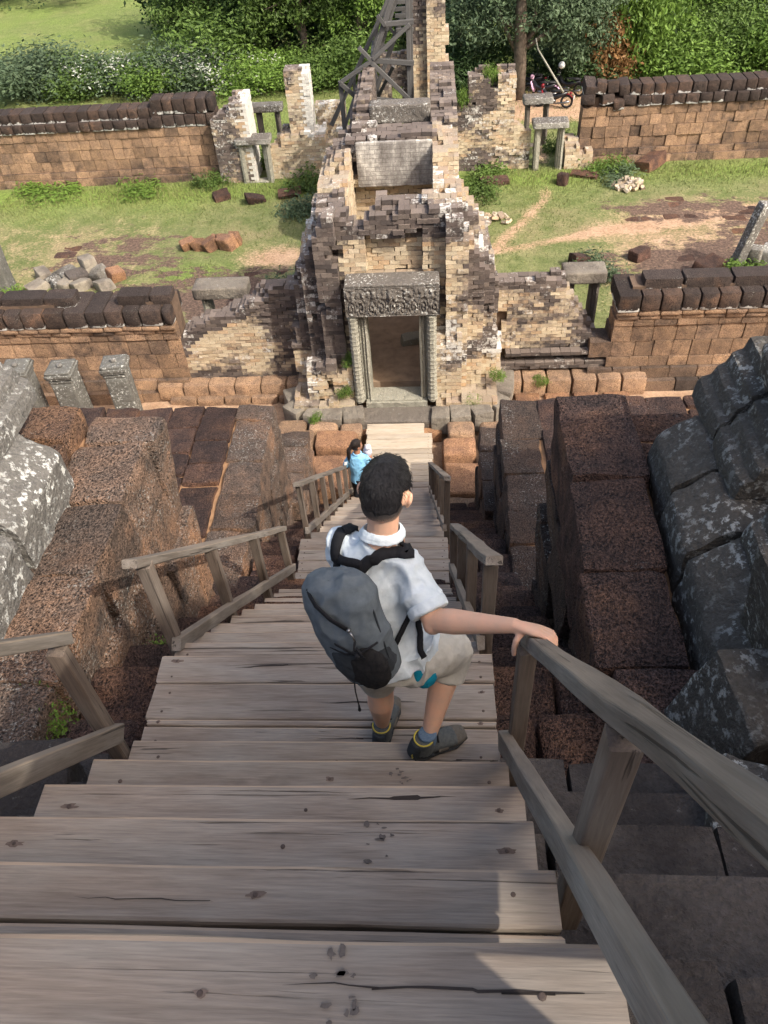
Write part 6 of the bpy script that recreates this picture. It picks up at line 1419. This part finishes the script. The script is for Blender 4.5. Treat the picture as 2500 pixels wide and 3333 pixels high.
# socks and shoes
def shoe(side, heel, toe, ank, txt=False):
    d = (Vector(toe)-Vector(heel)); d.z = 0; d.normalize(); z = Vector((0, 0, 1)); s = d.cross(z)
    A = Vector(ank); H = Vector(heel)
    b = MB(); b.tube([A+Vector((0, 0, .055)), A, A-Vector((0, 0, .03))], [.037, .037, .04], 14); remesh('sock', b, .005, 1, M['sock'], man)
    L = (Vector(toe)-H).length
    def at(t, up, off=0): return H+d*(t*L)+z*up+s*off
    b = MB(); b.tube([at(.02, .045), at(.2, .052), at(.45, .05), at(.75, .036), at(.97, .03)], 0, 16, flat=[(.035, .032), (.042, .037), (.042, .041), (.03, .046), (.022, .034)], up=z)
    b.tube([at(.16, .04), at(.2, .085), at(.19, .118)], [.045, .042, .043], 16)
    sh = remesh('shoe', b, .005, 2, M['shoe'], man)
    b = MB(); b.tube([at(.68, .036), at(.85, .034), at(1.0, .028)], 0, 14, flat=[(.031, .047), (.028, .044), (.02, .033)], up=z); remesh('toe_cap', b, .005, 2, M['shoe_brown'], sh)
    b = MB(); b.tube([at(.38, .04), at(.6, .036)], 0, 12, flat=[(.026, .0465), (.024, .048)], up=z); remesh('side_panel', b, .005, 2, M['shoe_brown'], sh)
    b = MB(); b.tube([at(-.01, .035), at(.03, .075), at(.06, .105)], 0, 12, flat=[(.03, .034), (.028, .033), (.022, .03)], up=d); b.tube([at(.3, .035), at(.1, .035)], 0, 10, flat=[(.028, .047), (.03, .041)], up=z); remesh('heel_counter', b, .005, 2, M['pack_dark'], sh)
    b = MB(); b.tube([at(-.04, .012), at(.1, .012), at(.4, .012), at(.75, .014), at(1.02, .016)], 0, 14, flat=[(.014, .03), (.014, .042), (.014, .041), (.014, .051), (.012, .03)], up=z); remesh('sole', b, .005, 1, M['sole'], sh)
    b = MB(); b.torus((0, 0, 0), .038, .0032, 'z', 20, 6); v = b.verts()+np.array(at(.195, .119)); part('collar_lining', v, b.f, M['yellow'], sh, True)
    b = MB()
    for k in range(4): t = .42+.09*k; b.tube([at(t, .088-.018*k, -.03), at(t+.04, .096-.018*k, 0), at(t, .088-.018*k, .03)], .004, 6)
    b.build('laces', M['strap'], sh, True)
    if txt:
        cu = bpy.data.curves.new('brand', 'FONT'); cu.body = 'ahnu'; cu.size = .022; cu.extrude = .0006; cu.align_x = 'CENTER'
        to = bpy.data.objects.new('tmp', cu); col.objects.link(to); bpy.context.view_layer.update(); dg = bpy.context.evaluated_depsgraph_get(); me = bpy.data.meshes.new_from_object(to.evaluated_get(dg)); bpy.data.objects.remove(to)
        me.materials.clear(); me.materials.append(M['yellow']); o = link('heel_lettering', me, sh, at(-.025, .058)+s*.012-d*.016)
        xx = (s*.9-d*.15).normalized() if s.x > 0 else (-s*.9-d*.15).normalized(); nn = (-d*.9+z*.5).normalized(); nn = (nn-xx*nn.dot(xx)).normalized(); yy = nn.cross(xx); o.rotation_euler = Matrix((xx, yy, nn)).transposed().to_euler()
shoe(1, (-.098, 1.515, 7.077), (.10, 1.612, 7.077), AR+Vector((0, 0, .0)), True)
shoe(-1, (-.262, 1.70, 6.792), (-.205, 1.94, 6.792), AL)

# --- his backpack
pack = thing('backpack', 'grey and black daypack on the back of the man in the white shirt', 'backpack', (-.26, 1.56, 7.65))
T0, B0 = Vector((-.318, 1.635, 8.08)), Vector((-.218, 1.52, 7.695)); ax_ = (T0-B0).normalized()
rx = Vector((.93, -.36, .05)); rx = (rx-ax_*rx.dot(ax_)).normalized(); nx_ = rx.cross(ax_).normalized()       # nx_ points away from his back
if nx_.y > 0: nx_ = -nx_
PL = (T0-B0).length
def pp(u, v, w_): return B0+ax_*(v*PL)+rx*u+nx_*w_
def pack_w(p):
    return (1-np.abs(vnoise(p[:, 0]*11, p[:, 1]*11, p[:, 2]*8, 41))*2)*.008-.005+(1-np.abs(vnoise(p[:, 0]*24, p[:, 1]*24, p[:, 2]*20, 42))*2)*.003
b = MB(); b.tube([pp(0, 0, .0), pp(0, .06, .01), pp(-.005, .25, .02), pp(-.01, .5, .024), pp(-.015, .75, .02), pp(-.02, .92, .008), pp(-.02, 1.0, .0)], 0, 26, flat=[(.05, .075), (.082, .112), (.092, .13), (.094, .138), (.09, .14), (.078, .132), (.05, .105)], up=nx_)
remesh('bag', b, .006, 4, M['pack_grey'], pack, pack_w)
b = MB(); b.tube([pp(0, -.015, .004), pp(0, .05, .016), pp(.0, .2, .026), pp(0, .36, .03), pp(0, .44, .028)], 0, 24, flat=[(.045, .07), (.073, .105), (.088, .122), (.089, .122), (.082, .116)], up=nx_); remesh('lower_panel', b, .006, 3, M['pack_dark'], pack, lambda p: pack_w(p)*.7)
b = MB(); b.ball(pp(.04, .22, .082), (.085, .10, .034), 20, 12, Matrix((rx, ax_, nx_)).transposed()); remesh('mesh_pocket', b, .006, 2, M['mesh_pocket'], pack, lambda p: fbm(p[:, 0]*40, p[:, 1]*40, p[:, 2]*40, 43)*.004)
for sgn in (-1, 1):
    b = MB(); b.tube([pp(sgn*.10, .9, .03), pp(sgn*.118, .7, .05), pp(sgn*.118, .45, .055), pp(sgn*.112, .2, .05), pp(sgn*.08, .03, .03)], .0035, 6); b.build('piping', M['pack_dark'], pack, True)
b = MB(); b.tube([pp(-.11, .50, .07), pp(-.06, .43, .10), pp(0, .40, .116), pp(.06, .41, .108), pp(.11, .46, .075)], .004, 6); b.build('piping', M['strap'], pack, True)
b = MB(); b.tube([pp(-.11, .62, .06), pp(-.02, .5, .118), pp(.05, .38, .118), pp(.11, .25, .06)], 0, 6, flat=[(.003, .006)]*4, up=nx_); b.build('compression_strap', M['strap'], pack, True)
b = MB(); b.tube([pp(-.095, .93, .066), pp(-.05, .86, .106), pp(.0, .76, .122), pp(.045, .66, .118)], 0, 8, flat=[(.004, .011)]*4, up=nx_); b.build('zipper', M['strap'], pack, True)
b = MB(); b.ball(pp(.05, .65, .118), .008, 8, 6); b.tube([pp(.05, .65, .118), pp(.06, .6, .122), pp(.062, .55, .122)], .004, 6); b.build('zip_puller', M['chrome'], pack, True)
b = MB(); b.tube([pp(.062, .56, .122), pp(.05, .48, .128), pp(.07, .45, .126), pp(.055, .4, .13), pp(.075, .42, .128), pp(.06, .5, .126)], .004, 6); b.ball(pp(.055, .42, .128), (.012, .012, .012), 8, 6); b.build('cord_lock', M['strap'], pack, True)
b = MB(); c0 = pp(-.03, .06, .09); b.tube([c0, c0+Vector((.0, -.005, -.06)), c0+Vector((.004, -.0, -.16))], .0025, 6); b.tube([c0+Vector((.004, 0, -.155)), c0+Vector((.004, 0, -.19))], [.003, .006], 6); b.build('draw_cord', M['strap'], pack, True)
# straps follow the shirt surface
def bvh(o): 
    L = wloc(o); return BVHTree.FromPolygons([v_.co+L for v_ in o.data.vertices], [tuple(p.vertices) for p in o.data.polygons])
BT = [bvh(shirt)]
def onbody(p, off=.008, src=None):
    """nearest point of the shirt, lifted off it"""
    best = None
    for t in BT:
        q, nrm, i, d = t.find_nearest(Vector(p))
        if best is None or d < best[2]: best = (q, nrm, d)
    return best[0]+best[1]*off
def ray_on(u, v_):
    """where the sight line of the photograph's point (u, v) meets the shirt"""
    d = (_r*((u-1250)/2555)+_d*((v_-1666.5)/2555)+_f).normalized(); h = BT[0].ray_cast(CAM, d); return h[0]
def strap(name, pts, wd, off=.010, dens=5):
    pts = [q for q in ((ray_on(*p) if len(p) == 2 else Vector(p)) for p in pts) if q is not None]
    P = []
    for a, b_ in zip(pts[:-1], pts[1:]):
        for k in range(dens): P.append(onbody(Vector(a).lerp(Vector(b_), k/dens), off))
    P.append(onbody(pts[-1], off)); m = MB()
    V = []; 
    for i, p in enumerate(P):
        t = (P[min(i+1, len(P)-1)]-P[max(i-1, 0)]).normalized(); q, nrm, _, _ = BT[0].find_nearest(p); nrm = (nrm-t*nrm.dot(t)).normalized(); s = t.cross(nrm)
        w2 = wd[min(i*len(wd)//len(P), len(wd)-1)] if hasattr(wd, '__len__') else wd
        V += [p-s*w2-nrm*.003, p-s*w2*.9+nrm*.005, p+s*w2*.9+nrm*.005, p+s*w2-nrm*.003]
    F = [(i*4+k, i*4+(k+1) % 4, (i+1)*4+(k+1) % 4, (i+1)*4+k) for i in range(len(P)-1) for k in range(4)]+[(0, 1, 2, 3), ((len(P)-1)*4+3, (len(P)-1)*4+2, (len(P)-1)*4+1, (len(P)-1)*4)]
    o = part(name, [tuple(v_) for v_ in V], F, M['strap'], pack, True); bm_fix(o); return o
strap('shoulder_strap', [(1102, 1850), (1098, 1808), (1100, 1768), (1112, 1735), (-.30, 1.88, 8.07), (-.29, 1.93, 7.98), (-.28, 1.93, 7.85)], .021)
strap('shoulder_strap', [(1162, 1885), (1180, 1848), (1206, 1820), (1245, 1803), (1295, 1800), (1330, 1812), (-.10, 1.86, 8.03), (-.10, 1.9, 7.92)], .021)
strap('yoke', [(1102, 1815), (1122, 1826), (1150, 1830), (1180, 1838)], .016)
strap('side_strap', [(1328, 1998), (1312, 2035), (1297, 2065), (1285, 2095)], .009)
strap('strap_end', [(1357, 2015), (1362, 2060), (1368, 2100), (1375, 2140)], .011)

# --- the woman farther down
wx, wy, wz = -1.21, 9.2, .80
wom = thing('person', 'woman with ponytail in light blue uniform shirt holding the rail far below', 'person', (wx, wy, wz))
b = MB(); h0 = Vector((wx-.0, wy+.03, wz+1.36)); Mw = Euler((R(-8), 0, R(-62))).to_matrix()
b.ball(h0, (.07, .088, .10), 16, 12, Mw); b.ball(h0+Mw @ Vector((0, .045, -.04)), (.05, .05, .06), 12, 8, Mw); b.ball(h0+Mw @ Vector((0, .092, -.03)), (.012, .016, .02), 8, 6, Mw)
for s in (-1, 1): b.ball(h0+Mw @ Vector((s*.072, 0, -.02)), (.01, .02, .028), 8, 6, Mw)
b.tube([h0-Vector((0, 0, .05)), (wx, wy+.01, wz+1.2), (wx, wy, wz+1.0), (wx, wy, wz+.72)], 0, 14, flat=[(.045, .045), (.05, .06), (.08, .11), (.09, .12)], up=(0, 1, 0))
lh = Vector((wx-.215, wy+.16, wz+.76)); b.tube([(wx-.12, wy, wz+1.13), (wx-.19, wy+.03, wz+.95), (wx-.205, wy+.1, wz+.83), lh], [.045, .04, .032, .024], 10)
b.tube([lh, lh+Vector((-.015, .05, -.02)), lh+Vector((-.02, .08, -.03))], 0, 8, flat=[(.014, .022), (.014, .034), (.01, .03)])
for k in range(4): q = lh+Vector((-.045+.02*k, .08, -.03)); finger(b, [q, q+Vector((-.002, .03, -.01)), q+Vector((0, .045, -.03))], .009, .007)
finger(b, [lh+Vector((.02, .01, 0)), lh+Vector((.035, .03, -.02)), lh+Vector((.035, .05, -.04))], .011, .008)
rh = Vector((wx+.2, wy+.1, wz+1.0)); b.tube([(wx+.12, wy, wz+1.13), (wx+.19, wy-.01, wz+.93), rh], [.045, .04, .028], 10); b.ball(rh+Vector((-.02, .04, .02)), (.04, .035, .03), 10, 8)
for k in range(4): q = rh+Vector((-.03, .05, .04-.02*k)); finger(b, [q, q+Vector((-.03, .02, 0)), q+Vector((-.05, .01, 0))], .009, .007)
finger(b, [rh+Vector((0, .02, .03)), rh+Vector((.0, .05, .06)), rh+Vector((-.01, .07, .07))], .011, .008)
for s in (-1, 1): b.tube([(wx+.065*s, wy, wz+.72), (wx+.06*s, wy+.02, wz+.4), (wx+.055*s, wy-.01, wz+.04)], [.075, .055, .035], 10)
remesh('body', b, .009, 2, M['skin2'], wom)
b = MB(); b.ball(h0+Mw @ Vector((0, -.012, .012)), (.077, .092, .103), 16, 12, Mw); b.ball(h0+Mw @ Vector((0, -.08, .0)), (.04, .04, .04), 10, 8, Mw)
b.tube([h0+Mw @ Vector((0, -.09, 0)), h0+Mw @ Vector((0, -.13, -.07)), h0+Mw @ Vector((0, -.12, -.2)), h0+Mw @ Vector((0, -.1, -.32))], [.03, .036, .032, .012], 10)
hw = remesh('hair', b, .008, 2, M['hair2'], wom); Mwi = Mw.inverted(); trim(hw, lambda p: (Mwi @ (p-h0)).y > .045 and (Mwi @ (p-h0)).z < .06)
b = MB(); b.tube([(wx, wy+.01, wz+1.215), (wx, wy, wz+1.16), (wx, wy, wz+1.0), (wx, wy, wz+.82), (wx, wy, wz+.66)], 0, 18, flat=[(.06, .065), (.085, .135), (.11, .145), (.105, .13), (.12, .15)], up=(0, 1, 0))
b.tube([(wx-.1, wy, wz+1.14), (wx-.17, wy+.02, wz+1.03), (wx-.195, wy+.04, wz+.94)], [.065, .06, .062], 12); b.tube([(wx+.1, wy, wz+1.14), (wx+.165, wy, wz+1.03), (wx+.19, wy-.01, wz+.95)], [.065, .06, .062], 12)
shw = remesh('shirt', b, .009, 3, M['bluecloth'], wom, lambda p: fbm(p[:, 0]*12, p[:, 1]*12, p[:, 2]*9, 51)*.009)
b = MB(); b.torus((wx, wy+.012, wz+1.215), .062, .014, 'z', 16, 6); b.build('collar', M['bluecloth'], shw, True)
b = MB(); b.box((wx-.19, wy-.055, wz+1.06), (.05, .012, .05), Euler((0, .3, .5)).to_matrix()); b.build('shoulder_badge', M['white_plastic'], shw)
b = MB(); b.tube([(wx, wy, wz+.74), (wx, wy, wz+.62)], [.12, .125], 14)
for s in (-1, 1): b.tube([(wx+.06*s, wy, wz+.68), (wx+.06*s, wy+.02, wz+.4), (wx+.055*s, wy-.005, wz+.05)], [.085, .07, .06], 12)
remesh('trousers', b, .01, 3, M['trouser'], wom, lambda p: fbm(p[:, 0]*12, p[:, 1]*12, p[:, 2]*7, 52)*.008)
for s in (-1, 1): b = MB(); b.tube([(wx+.055*s, wy-.06, wz+.03), (wx+.06*s, wy+.06, wz+.035), (wx+.065*s, wy+.15, wz+.025)], 0, 10, flat=[(.03, .035), (.03, .042), (.02, .032)]); remesh('shoe', b, .008, 1, M['sole'], wom)
b = MB(); b.ball((wx+.15, wy+.16, wz+1.12), (.07, .07, .11), 14, 10); b.ball((wx+.16, wy+.14, wz+1.22), (.055, .055, .05), 12, 8); b.ball((wx+.17, wy+.15, wz+.97), (.04, .04, .07), 10, 8)
tag(remesh('cloth_bundle', b, .008, 2, M['bundle'], None, lambda p: fbm(p[:, 0]*25, p[:, 1]*25, p[:, 2]*25, 53)*.008), 'white patterned cloth bundle carried by the woman in blue', 'bundle')
